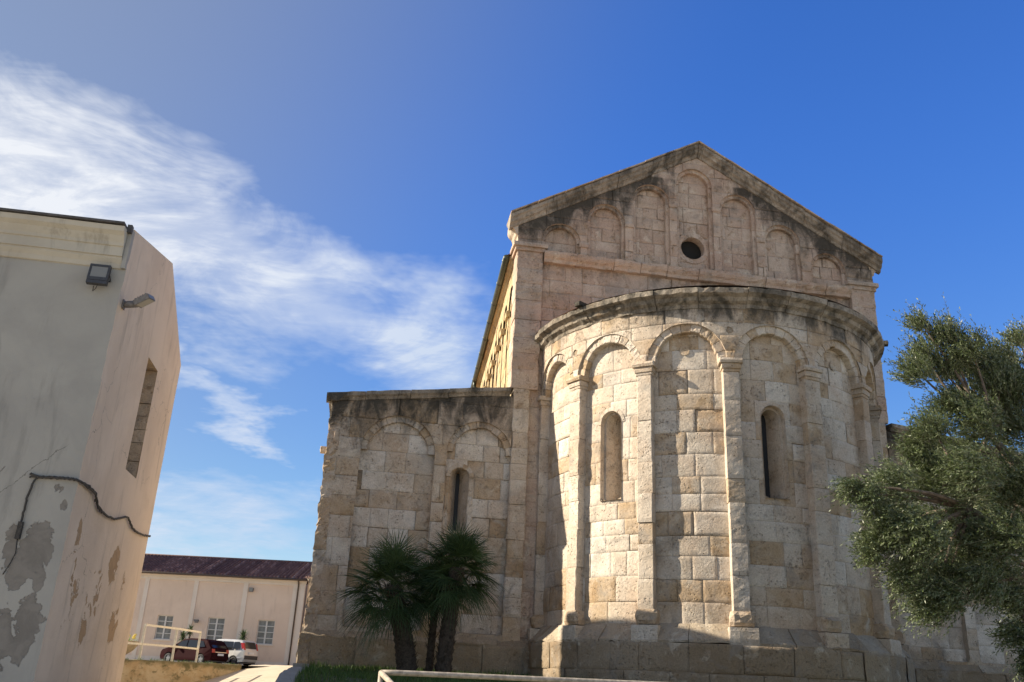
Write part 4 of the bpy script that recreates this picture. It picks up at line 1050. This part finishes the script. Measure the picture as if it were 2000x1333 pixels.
# ================================================================== CARS
def paint(name, col, metal=.3):
    return simple(name, col, .32, metal, .06, 3, 0, .5, .8)
M['maroon'] = simple('dark maroon car paint', (.022, .004, .0055), .6, 0, .06, 3, 0, .04, 0); M['silver'] = paint('silver white car paint', (.55, .55, .54), .25)
M['carglass'] = simple('tinted car glass', (.018, .02, .022), .06); M['rubber'] = simple('black tyre rubber', (.02, .02, .021), .85)
M['rim'] = simple('grey wheel rim', (.32, .32, .33), .35, .7); M['red_lens'] = simple('red tail lamp', (.42, .02, .015), .18)
M['plastic'] = simple('black bumper plastic', (.03, .03, .032), .6); M['plate'] = simple('white number plate', (.68, .68, .66), .4); M['chrome'] = simple('bright trim', (.6, .6, .6), .2, .9)
M['lampglass'] = simple('headlamp glass', (.5, .5, .5), .1)
def car(name, loc, rz, outline, W, zb, zr, mat, sidewins, rearwin, wheels, lamps, label, bumper, taper=.10, trim=None, plate_z=.72, front=None):
    t = empty(name, loc, label, 'car', rz)
    xr = min(p[0] for p in outline); xf = max(p[0] for p in outline)
    def hw(x, z):
        h = W/2
        if z > zb: h *= 1-.17*((z-zb)/(zr-zb))**1.1
        if z < .45: h *= .97
        e = min(x-xr, xf-x); h -= taper*max(0, 1-e/.45)**2
        return h
    # wheel arches cut in the lower edge
    pts = list(outline); bottom = []
    r = wheels[0][2]+.055
    for (wx, wz, wr) in sorted(wheels, key=lambda q: q[0]):
        bottom += [(wx+r*math.cos(a), wz+r*math.sin(a)) for a in np.linspace(math.pi*1.06, -math.pi*.06, 11)]
    poly = pts+bottom[::-1] if False else None
    # outline runs: rear bottom -> up -> roof -> front bottom ; then back along the bottom from front to rear
    low = []
    for (wx, wz, wr) in sorted(wheels, key=lambda q: -q[0]):
        low += [(wx+r*math.cos(a), wz+r*math.sin(a)) for a in np.linspace(-math.pi*.06, math.pi*1.06, 11)]
    ring_ = pts+low; n = len(ring_)
    # body as strips between levels would fold; use a fan-free ngon per side with a rounded shoulder
    mb = MB(); L = [(x, hw(x, z), z) for x, z in ring_]; Rr = [(x, -hw(x, z), z) for x, z in ring_]
    # inner ring for a soft edge
    cx_, cz_ = 0, (zb+.25)/1.6
    def inset(x, z): 
        dx, dz = cx_-x, cz_-z; l = math.hypot(dx, dz)+1e-6; return x+dx/l*.05, z+dz/l*.05
    Li = [(inset(x, z)[0], hw(x, z)+.0, inset(x, z)[1]) for x, z in ring_]; Ri = [(p[0], -p[1], p[2]) for p in Li]
    L = [(x, hw(x, z)-.045, z) for x, z in ring_]; Rr = [(x, -(hw(x, z)-.045), z) for x, z in ring_]
    for A_, B_ in ((Li, L), (L, Rr), (Rr, Ri)):
        mb.add(A_+B_, [(i, (i+1) % n, n+(i+1) % n, n+i) for i in range(n)], None, .5, smooth=True)
    mb.add(Li, [tuple(range(n))], None, .5); mb.add(Ri, [tuple(range(n))[::-1]], None, .5)
    body = mb.build('body', mat, t)
    tri = body.modifiers.new('tri', 'TRIANGULATE'); 
    for s in (1, -1):
        for wpoly in sidewins:
            mb = MB(); mb.add([(x, s*(hw(x, z)+.006), z) for x, z in wpoly], [tuple(range(len(wpoly)))]); mb.build('side_window', M['carglass'], t)
    def back(z):                                                     # x of the tail at height z
        q = outline
        for (a, b_) in zip(q[:-1], q[1:]):
            if a[0] < 0 and min(a[1], b_[1]) <= z <= max(a[1], b_[1]) and abs(a[1]-b_[1]) > 1e-6 and b_[0] < 0:
                return a[0]+(b_[0]-a[0])*(z-a[1])/(b_[1]-a[1])
        return xr
    z0, z1, w0, w1 = rearwin
    mb = MB(); mb.add([(back(z0)-.008, -w0, z0), (back(z0)-.008, w0, z0), (back(z1)-.008, w1, z1), (back(z1)-.008, -w1, z1)], [(0, 1, 2, 3)]); mb.build('rear_window', M['carglass'], t)
    for s in (1, -1):
        mb = MB()
        for (y0, y1, za, zc) in lamps:
            v = [(back(za)-.02, s*y0, za), (back(za)-.02, s*y1, za), (back(zc)-.02, s*y1, zc), (back(zc)-.02, s*y0, zc), (back(za)+.16, s*(y1+.03), za), (back(zc)+.16, s*(y1+.03), zc)]
            mb.add(v, [(0, 1, 2, 3), (1, 4, 5, 2)])
        mb.build('tail_lamp', M['red_lens'], t)
        if front:
            mb = MB(); x, z = front; v = [(x+.01, s*.45, z-.08), (x+.01, s*.72, z-.06), (x-.1, s*.72, z+.08), (x-.1, s*.45, z+.07)]; mb.add(v, [(0, 1, 2, 3)]); mb.build('headlamp', M['lampglass'], t)
        mb = MB(); mx = sidewins[0][0][0] if False else .62; mb.box((mx, s*(W/2), zb+.02), (mx+.09, s*(W/2+.17), zb+.16)); mb.build('mirror', mat, t)
    za, zc, bm = bumper
    mb = MB(); mb.box((xr-.035, -W/2+.14, za), (xr+.12, W/2-.14, zc)); mb.build('rear_bumper', bm, t)
    mb = MB(); mb.box((back(plate_z)-.03, -.26, plate_z-.06), (back(plate_z)-.012, .26, plate_z+.06)); mb.build('number_plate', M['plate'], t)
    if trim:
        mb = MB(); mb.box((back(trim)-.03, -.5, trim-.018), (back(trim)-.01, .5, trim+.018)); mb.build('trim_strip', M['chrome'], t)
    mb = MB(); mb.box((xr+.1, -W/2+.12, .2), (xf-.1, W/2-.12, .5)); mb.build('underbody', M['plastic'], t)
    for (wx, wz, wr) in wheels:
        for s in (1, -1):
            mb = MB(); k = 22; y1, y0 = s*(W/2-.01), s*(W/2-.21); v = []
            for (rr, y) in ((wr*.62, y1), (wr*.9, y1), (wr, y1-s*.03), (wr, y0+s*.03), (wr*.9, y0)):
                v += [(wx+rr*math.cos(2*math.pi*i/k), y, wz+rr*math.sin(2*math.pi*i/k)) for i in range(k)]
            mb.add(v, [(j*k+i, j*k+(i+1) % k, (j+1)*k+(i+1) % k, (j+1)*k+i) for j in range(4) for i in range(k)], smooth=True)
            mb.add(v[-k:], [tuple(range(k))])
            wo = mb.build('wheel', M['rubber'], t)
            mb = MB(); yr = y1-s*.02; c0 = (wx, yr+s*.012, wz); v = [c0]; m_ = 5
            mb.add([(wx+wr*.63*math.cos(2*math.pi*i/k), yr-s*.05, wz+wr*.63*math.sin(2*math.pi*i/k)) for i in range(k)], [tuple(range(k))])
            for i in range(m_):                                       # five broad spokes
                a = 2*math.pi*i/m_+.3
                mb.add([(wx+wr*q*math.cos(a+o_), yr+(0 if q < .4 else -s*.01), wz+wr*q*math.sin(a+o_)) for q, o_ in ((.12, -.8), (.60, -.22), (.60, .22), (.12, .8))], [(0, 1, 2, 3)])
            mb.build('rim', M['rim'], wo)
    return t
# tall silver mini MPV
o1 = [(-1.80, .30), (-1.83, .55), (-1.81, .92), (-1.76, 1.05), (-1.62, 1.44), (-1.52, 1.52), (-1.2, 1.555), (-.2, 1.57), (.25, 1.54), (.42, 1.49), (.95, 1.06), (1.12, 1.0), (1.62, .90), (1.78, .78), (1.82, .5), (1.80, .30)]
car('parked_car', (-15.2, 42.05, .315), R(151), o1, 1.6, .98, 1.56, M['silver'],
    [[(-1.55, 1.02), (-1.05, 1.0), (-1.02, 1.42), (-1.40, 1.43)], [(-.98, 1.0), (-.18, .99), (-.18, 1.44), (-.95, 1.43)], [(-.11, .99), (.74, .99), (.36, 1.40), (-.11, 1.44)]],
    (1.06, 1.44, .56, .52), [(-1.16, .30, .285), (1.14, .30, .285)], [(.57, .70, .98, 1.38)],
    'silver white tall hatchback with high red tail lamps parked beside a maroon car', (.44, .66, M['plastic']), plate_z=.80, front=(1.74, .78))
o2 = [(-1.90, .28), (-1.96, .5), (-1.95, .78), (-1.88, .96), (-1.55, 1.34), (-1.38, 1.43), (-.9, 1.47), (-.2, 1.48), (.2, 1.43), (.42, 1.35), (1.05, .98), (1.3, .93), (1.78, .80), (1.92, .66), (1.96, .45), (1.92, .28)]
car('parked_car', (-16.85, 40.6, .295), R(148), o2, 1.72, .93, 1.48, M['maroon'],
    [[(-1.45, 1.02), (-.95, .97), (-.85, 1.36), (-1.2, 1.33)], [(-.88, .97), (-.12, .95), (-.12, 1.39), (-.78, 1.37)], [(-.05, .95), (.86, .95), (.38, 1.30), (-.05, 1.39)]],
    (1.0, 1.36, .62, .52), [(-1.22, .31, .30), (1.22, .31, .30)], [(.50, .74, .72, .92)],
    'dark maroon hatchback with its rear to the camera behind the cream railing', (.34, .56, M['maroon']), trim=.75, plate_z=.62, front=(1.88, .68))

# ================================================================== RAILING, POT, YUCCAS
M['cream'] = simple('cream painted steel', (.68, .645, .55), .5, 0, .12, 14)
rl = empty('railing', (-12.1, 4, 0), 'cream painted steel railing with two rails on the mossy wall', 'railing')
RP = [(-12.1, 4.0, -.03, .79), (-11.70, 5.7, -.01, .815), (-11.40, 7.4, .02, .83)]
q = lambda x, y, z: (x+12.1, y-4, z)
for x, y, z0, z1 in RP:
    mb = MB(); mb.box(q(x-.025, y-.025, z0-.15), q(x+.025, y+.025, z1-.022)); mb.build('post', M['cream'], rl)
for zo, nm in ((0, 'top_rail'), (-.42, 'mid_rail')):
    mb = MB(); pts = [(RP[0][0], RP[0][1], RP[0][3]+zo), (RP[1][0], RP[1][1], RP[1][3]+zo), (RP[2][0], RP[2][1], RP[2][3]+zo)]
    if zo: pts = [(-12.55, 2.4, .345)]+pts
    for (a, b_) in zip(pts[:-1], pts[1:]):
        d = (Vector(b_)-Vector(a)).normalized(); n_ = Vector((-d.y, d.x, 0))*.024
        A0, B0 = Vector(q(*a)), Vector(q(*b_)); u_ = Vector((0, 0, .022))
        v = [A0-n_-u_, A0+n_-u_, A0+n_+u_, A0-n_+u_, B0-n_-u_, B0+n_-u_, B0+n_+u_, B0-n_+u_]
        mb.add(v, [(0, 1, 2, 3), (7, 6, 5, 4), (0, 4, 5, 1), (1, 5, 6, 2), (2, 6, 7, 3), (3, 7, 4, 0)])
    mb.build(nm, M['cream'], rl)
hr = empty('handrail', (-7.02, -10, -1.1), 'weathered pale tube handrail in front of the lawn, nearest the camera', 'railing')
M['rail_pale'] = simple('weathered pale paint on tube', (.33, .28, .22), .55, 0, .3, 22)
q = lambda x, y, z: (x+7.02, y+10, z+1.1)
mb = MB(); mb.tube([q(-7.03, -10, -.125), q(-6.9, -9.995, -.12), q(-1, -9.98, -.085), q(5, -9.98, -.05)], .024, 10); mb.build('top_rail', M['rail_pale'], hr)
mb = MB(); mb.tube([q(-7.03, -10, -.125), q(-6.93, -10.3, -.22), q(-6.2, -12.6, -.85)], .024, 10); mb.build('sloping_rail', M['rail_pale'], hr)
for x in (-7.03, -4.6, -2.2, .2, 2.6):
    mb = MB(); mb.tube([q(x, -10, -.13), q(x, -10, -1.35)], .022, 8); mb.build('post', M['rail_pale'], hr)
mb = MB(); mb.tube([q(-7.03, -10, -.62), q(5, -9.98, -.55)], .016, 8); mb.build('mid_rail', M['rail_pale'], hr)

M['pot'] = simple('ochre stone bowl', (.36, .29, .19), .9, 0, .25, 9, .4)
pt = empty('planter_bowl', (-13.72, 9.0, .06), 'big ochre stone bowl of succulents beside the plastered building', 'planter')
mb = MB(); prf = [(.16, 0), (.19, .04), (.14, .10), (.20, .16), (.34, .26), (.43, .38), (.46, .46), (.47, .50), (.43, .50), (.40, .42)]; k = 24
v = [(r_*math.cos(2*math.pi*i/k), r_*math.sin(2*math.pi*i/k), z) for r_, z in prf for i in range(k)]
mb.add(v, [(j*k+i, j*k+(i+1) % k, (j+1)*k+(i+1) % k, (j+1)*k+i) for j in range(len(prf)-1) for i in range(k)], smooth=True); mb.add([p for p in v[-k:]], [tuple(range(k))])
mb.build('bowl', M['pot'], pt)
def blade(co, fc, rn, base, d, L, w, droop, side=None, segs=3, r=.5):
    d = Vector(d).normalized(); s = Vector(side) if side is not None else d.cross(Vector((0, 0, 1)))
    if s.length < .05: s = Vector((1, 0, 0))
    s.normalize(); b0 = len(co)
    for i in range(segs+1):
        t_ = i/segs; ww = w*(1-t_)**.75 if i else w*.75
        p = Vector(base)+d*L*t_+Vector((0, 0, -droop*L*t_*t_))
        co.append(tuple(p-s*ww)); co.append(tuple(p+s*ww)); rn += [r, r]
    for i in range(segs): fc.append((b0+2*i, b0+2*i+1, b0+2*i+3, b0+2*i+2))
co, fc, rn = [], [], []
for i in range(90):
    a = rng.uniform(0, 6.28); e = rng.uniform(.2, 1.4); rr = rng.uniform(0, .32)
    blade(co, fc, rn, (rr*math.cos(a), rr*math.sin(a), .46), (math.cos(a)*math.cos(e), math.sin(a)*math.cos(e), math.sin(e)), rng.uniform(.14, .34), .018, .12, r=rng.random())
raw_mesh('succulents', co, np.array(fc), rn, M['succ'], pt)
mb = MB()
M['yellow'] = simple('yellow petals', (.70, .55, .08), .7)
for i in range(9):
    a = rng.uniform(-1.2, 1.2); p = Vector((.36*math.cos(a), .36*math.sin(a)-.1, .58+rng.random()*.12))
    for j in range(6):
        w = j*1.047; mb.add([p, p+Vector((.035*math.cos(w), .02, .035*math.sin(w))), p+Vector((.035*math.cos(w+.7), .02, .035*math.sin(w+.7)))], [(0, 1, 2)])
mb.build('flowers', M['yellow'], pt)
M['bark'] = simple('grey brown bark', (.13, .10, .075), .95, 0, .4, 14, .8)
for (x, y, h, sc, lab) in ((-18.19, 43.6, 1.25, .9, 'spiky yucca, left one of the close pair behind the maroon car'), (-17.78, 43.4, 1.55, .8, 'spiky yucca on the taller stem of the close pair behind the maroon car'), (-14.5, 43.5, 1.35, 1.0, 'lone spiky yucca against the pink wall above the silver car')):
    y_ = empty('yucca', (x, y, yz(x, y)), lab, 'plant', group='yuccas along the pink wall')
    mb = MB(); h += .45; mb.tube([(0, 0, -.05), (.02, 0, h*.5), (0, .02, h)], [.07, .055, .06], 8); mb.build('stem', M['bark'], y_)
    co, fc, rn = [], [], []
    for i in range(130):
        a = rng.uniform(0, 6.28); e = rng.uniform(-.7, 1.5)
        blade(co, fc, rn, (0, 0, h+rng.uniform(-.12, .1)), (math.cos(a)*math.cos(e), math.sin(a)*math.cos(e), math.sin(e)), rng.uniform(.42, .64)*sc, .034, .12, r=rng.random())
    raw_mesh('leaves', co, np.array(fc), rn, M['yucca'], y_)

# ================================================================== FAN PALMS
M['ptrunk'] = simple('fibrous palm trunk', (.05, .037, .026), .98, 0, .5, 26, 1.0)
def palm(base, head, rad0, rad1, nf, reach, fan, label, skirt=8):
    p_ = empty('fan_palm', base, label, 'palm', group='fan palms against the aisle wall')
    H = Vector(head)-Vector(base); mb = MB(); n = 26; pts, rads = [], []
    for i in range(n+1):
        t_ = i/n; bend = Vector((H.x*(t_**1.4), H.y*t_, H.z*t_)); pts.append(bend)
        rads.append((rad0+(rad1-rad0)*t_)*(1.08 if i % 2 else .94)*(1+.25*max(0, t_-.7)))
    mb.tube(pts, rads, 12)
    for i in range(int(190*rad0/.17)):                                # old leaf bases
        t_ = rng.uniform(.02, 1); a = rng.uniform(0, 6.28); c0 = Vector((H.x*(t_**1.4), H.y*t_, H.z*t_)); r_ = (rad0+(rad1-rad0)*t_)
        o_ = Vector((math.cos(a), math.sin(a), 0)); s_ = Vector((-o_.y, o_.x, 0))*.022; b0 = c0+o_*r_*.9; tip = b0+o_*rng.uniform(.03, .075)+Vector((0, 0, rng.uniform(.05, .13)))
        mb.add([b0-s_, b0+s_, tip+s_*.5, tip-s_*.5, b0-Vector((0, 0, .03))], [(0, 1, 2, 3), (0, 4, 1)], None, .5)
    mb.build('trunk', M['ptrunk'], p_)
    co, fc, rn = [], [], []; cod, fcd, rnd_ = [], [], []
    for i in range(nf):
        g = i/nf; a = i*2.39996+rng.normal()*.15
        e = R(82)-g*R(134)+rng.normal()*.12; dead = i >= nf-skirt*0 and g > .95
        C_, F_, N_ = (cod, fcd, rnd_) if dead else (co, fc, rn)
        d = Vector((math.cos(a)*math.cos(e), math.sin(a)*math.cos(e), math.sin(e)))
        o0 = H+Vector((0, 0, rng.uniform(-.12, .08))); pl = reach*rng.uniform(.75, 1.1)
        side = d.cross(Vector((0, 0, 1))); 
        if side.length < .1: side = Vector((1, 0, 0))
        side.normalize(); tipc = o0+d*pl+Vector((0, 0, -.10*pl*(1+g)))
        blade(C_, F_, N_, o0, (tipc-o0), (tipc-o0).length, .010, 0, side, 2, .6)
        up_ = side.cross(d).normalized(); roll = rng.normal()*.35
        sd2 = (side*math.cos(roll)+up_*math.sin(roll)); up2 = sd2.cross(d).normalized(); nl = 26; span = R(rng.uniform(95, 125)); r0 = rng.random()
        for k in range(nl):
            w = (k/(nl-1)-.5)*2*span; ld = d*math.cos(w)+sd2*math.sin(w)+up2*(.10*abs(math.sin(w))-.04)
            ll = fan*(1-.32*(abs(w)/span)**2)*rng.uniform(.88, 1.08)
            blade(C_, F_, N_, tipc, ld, ll, .0105, .10+.25*g+rng.uniform(0, .12), ld.cross(up2)+up2*rng.normal()*.5, 3, min(1, max(0, r0*.7+rng.random()*.3)))
    raw_mesh('crown', co, np.array(fc), rn, M['palm'], p_)
    if cod: raw_mesh('dry_fronds', cod, np.array(fcd), rnd_, M['palm_dry'], p_)
    return p_
palm((-6.36, -2.0, -.12), (-6.76, -2.05, 1.42), .18, .14, 76, .50, .62, 'bushy fan palm on the thick leaning trunk, left of the other two palms')
palm((-5.76, -2.15, -.12), (-5.62, -2.05, 1.78), .14, .13, 74, .47, .56, 'taller fan palm in front of the slit window, right of the leaning palm')
palm((-5.98, -1.85, -.12), (-5.93, -1.75, 1.45), .068, .065, 30, .36, .48, 'slender fan palm stem squeezed between the two bigger palms')

# ================================================================== OLIVE TREE
CL = [(0.91,-7.4,4.91,.37),(.56,-7.4,5.07,.17),(1.22,-7.5,4.7,.42),(1.9,-7.3,4.15,.5),(1.45,-7.0,4.6,.4),(.62,-7.3,4.6,.3),(1.25,-7.3,4.0,.4),(1.85,-7.3,4.7,.34),(.28,-7.6,4.21,.29),(.9,-7.3,4.38,.3),(1.56,-7.4,4.29,.43),(2.33,-7.0,4.58,.45),(2.76,-7.2,4.97,.55),(2.13,-7.4,4.96,.2),(.69,-7.6,3.76,.37),(.98,-7.8,3.5,.53),(2.02,-7.2,3.69,.61),(.19,-7.9,3.26,.31),(.14,-7.6,3.12,.28),(-.49,-8.0,2.48,.41),(-.94,-8.1,2.32,.27),(-1.14,-8.1,2.42,.12),(.31,-7.6,2.7,.52),(.49,-8.2,2.66,.55),(1.39,-7.8,2.68,.61),(-.7,-8.0,1.94,.41),(-.91,-8.0,1.6,.24),(-.4,-8.3,1.85,.47),(.58,-7.7,1.94,.56),(.82,-8.2,1.82,.58),(-.41,-8.0,1.38,.39),(.14,-7.8,1.38,.44),(.43,-8.2,1.35,.39),(-.12,-7.9,1.0,.3),(0,-8.1,1.09,.29),(.99,-8.0,1.28,.39),(.98,-8.0,.74,.26),(1.02,-8.1,.53,.24),(.9,-8.1,.38,.15),(1.46,-7.8,1.01,.48),(2.67,-7.4,4.0,.71),(2.04,-8.0,2.9,.74),(1.97,-7.8,2.1,.74),(3.53,-7.2,3.66,.88),(2.89,-7.8,2.44,.86),(3.76,-7.0,4.72,.77),(3.97,-7.4,3.04,.83),(3.24,-7.8,1.91,.7),(2.05,-8.0,1.48,.57),
      (1.2,-6.8,3.2,.6),(.5,-6.7,2.3,.55),(2.2,-6.4,2.6,.8),(3.2,-6.4,3.4,.8),(1.4,-6.9,1.8,.55),(3.0,-6.5,1.9,.6),(2.4,-6.5,4.3,.55)]
ot = empty('olive_tree', (2.5, -7.5, -.75), 'grey green olive tree with a ragged drooping crown beside the apse', 'tree')
OB = Vector((2.5, -7.5, -.75)); fork = Vector((2.35, -7.5, .75))-OB
mb = MB()
mb.tube(smooth_pts([Vector((0, 0, -.3)), Vector((.08, .02, .3)), Vector((-.05, 0, .9)), fork]), list(np.linspace(.26, .17, 19)), 10)
hubs = [Vector(c) for c in ((1.3, -7.5, 3.5), (.6, -7.8, 2.3), (2.7, -7.2, 3.4), (3.3, -7.4, 2.6), (1.3, -8.0, 1.5), (1.8, -7.2, 2.6))]
for hq in hubs:
    h_ = hq-OB; mid = fork.lerp(h_, .5)+Vector((rng.normal()*.12, rng.normal()*.12, .12)); mb.tube(smooth_pts([fork-Vector((0, 0, .1)), mid, h_]), list(np.linspace(.11, .045, 13)), 8)
for (x, y, z, r_) in CL:
    c = Vector((x, y, z))-OB; hq = min(hubs, key=lambda h_: (h_-OB-c).length)-OB
    mid = hq.lerp(c, .5)+Vector((rng.normal()*.08, rng.normal()*.08, rng.normal()*.06)); mb.tube(smooth_pts([hq, mid, c], 4), list(np.linspace(.035, .010, 9)), 6)
mb.build('trunk', M['bark'], ot)
ctr = np.array([1.9, -7.6, 2.6]); leaves, lrnd = [], []; tw_co, tw_f, tw_r = [], [], []
def twig_batch(c, r_, n):
    c = np.array(c)
    sweep_d = unit(np.array([-.75, -.15, .5])+rng.normal(size=3)*.45+(c-ctr)*.25)
    for _ in range(n):
        o_ = unit(rng.normal(size=3)); rad = r_*.86*rng.random()**.6
        p = c+o_*rad*.85; outw = unit((c-ctr)*.55/(np.linalg.norm(c-ctr)+.3)+o_*.40+sweep_d*.9+rng.normal(size=3)*.22)
        L = rng.uniform(.15, .30)*(1.15 if r_ < .32 else 1); dr = rng.uniform(-.05, .30); m_ = int(L/.0175)
        if rng.random() < .12: L *= rng.uniform(1.3, 1.9)
        t_ = np.linspace(.05, 1, m_)[:, None]; P_ = p+outw*L*t_+np.array([0, 0, -dr*L])*t_**2
        tang = unit(outw+np.array([0, 0, -2*dr])*t_); s1 = unit(np.cross(tang, rng.normal(size=3))); s2 = np.cross(tang, s1)
        ph = (np.arange(m_) % 4)*math.pi/2+rng.normal(size=m_)*.4
        sid = s1*np.cos(ph)[:, None]+s2*np.sin(ph)[:, None]
        ld = unit(tang*1.0+sid*.7+rng.normal(size=(m_, 3))*.22+np.array([0, 0, -.05])); ll = rng.uniform(.042, .098, m_)[:, None]*(1-.35*t_)
        wd = unit(np.cross(ld, rng.normal(size=(m_, 3))))*rng.uniform(.0058, .0095, m_)[:, None]
        b0 = P_; tip = P_+ld*ll; mid = P_+ld*ll*.48
        leaves.append(np.stack([b0, mid-wd, tip, mid+wd], 1)); lrnd.append(np.repeat(np.clip(rng.random()*.45+rng.random(m_)**2*.6, 0, 1), 4))
        k = len(tw_co); q_ = s1[0]*.0022
        tw_co.extend([p-q_, p+q_, P_[-1]+q_*.4, P_[-1]-q_*.4]); tw_f.append((k, k+1, k+2, k+3)); tw_r.extend([.5]*4)
for (x, y, z, r_) in CL:
    r_ *= (1.0 if x < .35 else .92); n = int(60+1750*r_**2.2) if x < 2.6 else int(30+330*r_**2)
    twig_batch((x, y, z), r_, n)
lv = np.concatenate(leaves).reshape(-1, 3)-np.array(OB); lr = np.concatenate(lrnd)
raw_mesh('crown', lv, np.arange(len(lv)).reshape(-1, 4), lr, M['olive'], ot)
M['twig'] = simple('olive twig', (.20, .19, .13), .8)
raw_mesh('twigs', np.array(tw_co)-np.array(OB), np.array(tw_f), tw_r, M['twig'], ot)

# weeds along the kerbs, the wall top and the foot of the walls
wc, wf, wr = [], [], []
def weed(x, y, z, n, h):
    for i in range(n):
        a = rng.uniform(0, 6.28); e = rng.uniform(.5, 1.5)
        blade(wc, wf, wr, (x+rng.normal()*.03, y+rng.normal()*.03, z), (math.cos(a)*math.cos(e), math.sin(a)*math.cos(e), math.sin(e)), h*rng.uniform(.5, 1.2), .007, .25, r=rng.random())
for i in range(34):
    (a, b_), (c_, d) = wl_[2+i % 5], wl_[3+i % 5]; t_ = rng.random(); x, y = a+(c_-a)*t_, b_+(d-b_)*t_
    weed(x-.05*rng.random(), y, yz(x, y)+.02, rng.integers(5, 14), rng.uniform(.05, .15))
for i in range(26):
    y = rng.uniform(-1.0, 9.0); weed(-8.40+rng.normal()*.03, y, float(np.minimum(ramp_z(np.array(-8.4), np.array(y)), .145)), rng.integers(4, 10), rng.uniform(.05, .12))
o = raw_mesh('weeds', wc, np.array(wf), wr, M['grass']); tag(o, 'scattered weeds along the wall top and ramp edge', 'weeds', kind='stuff')
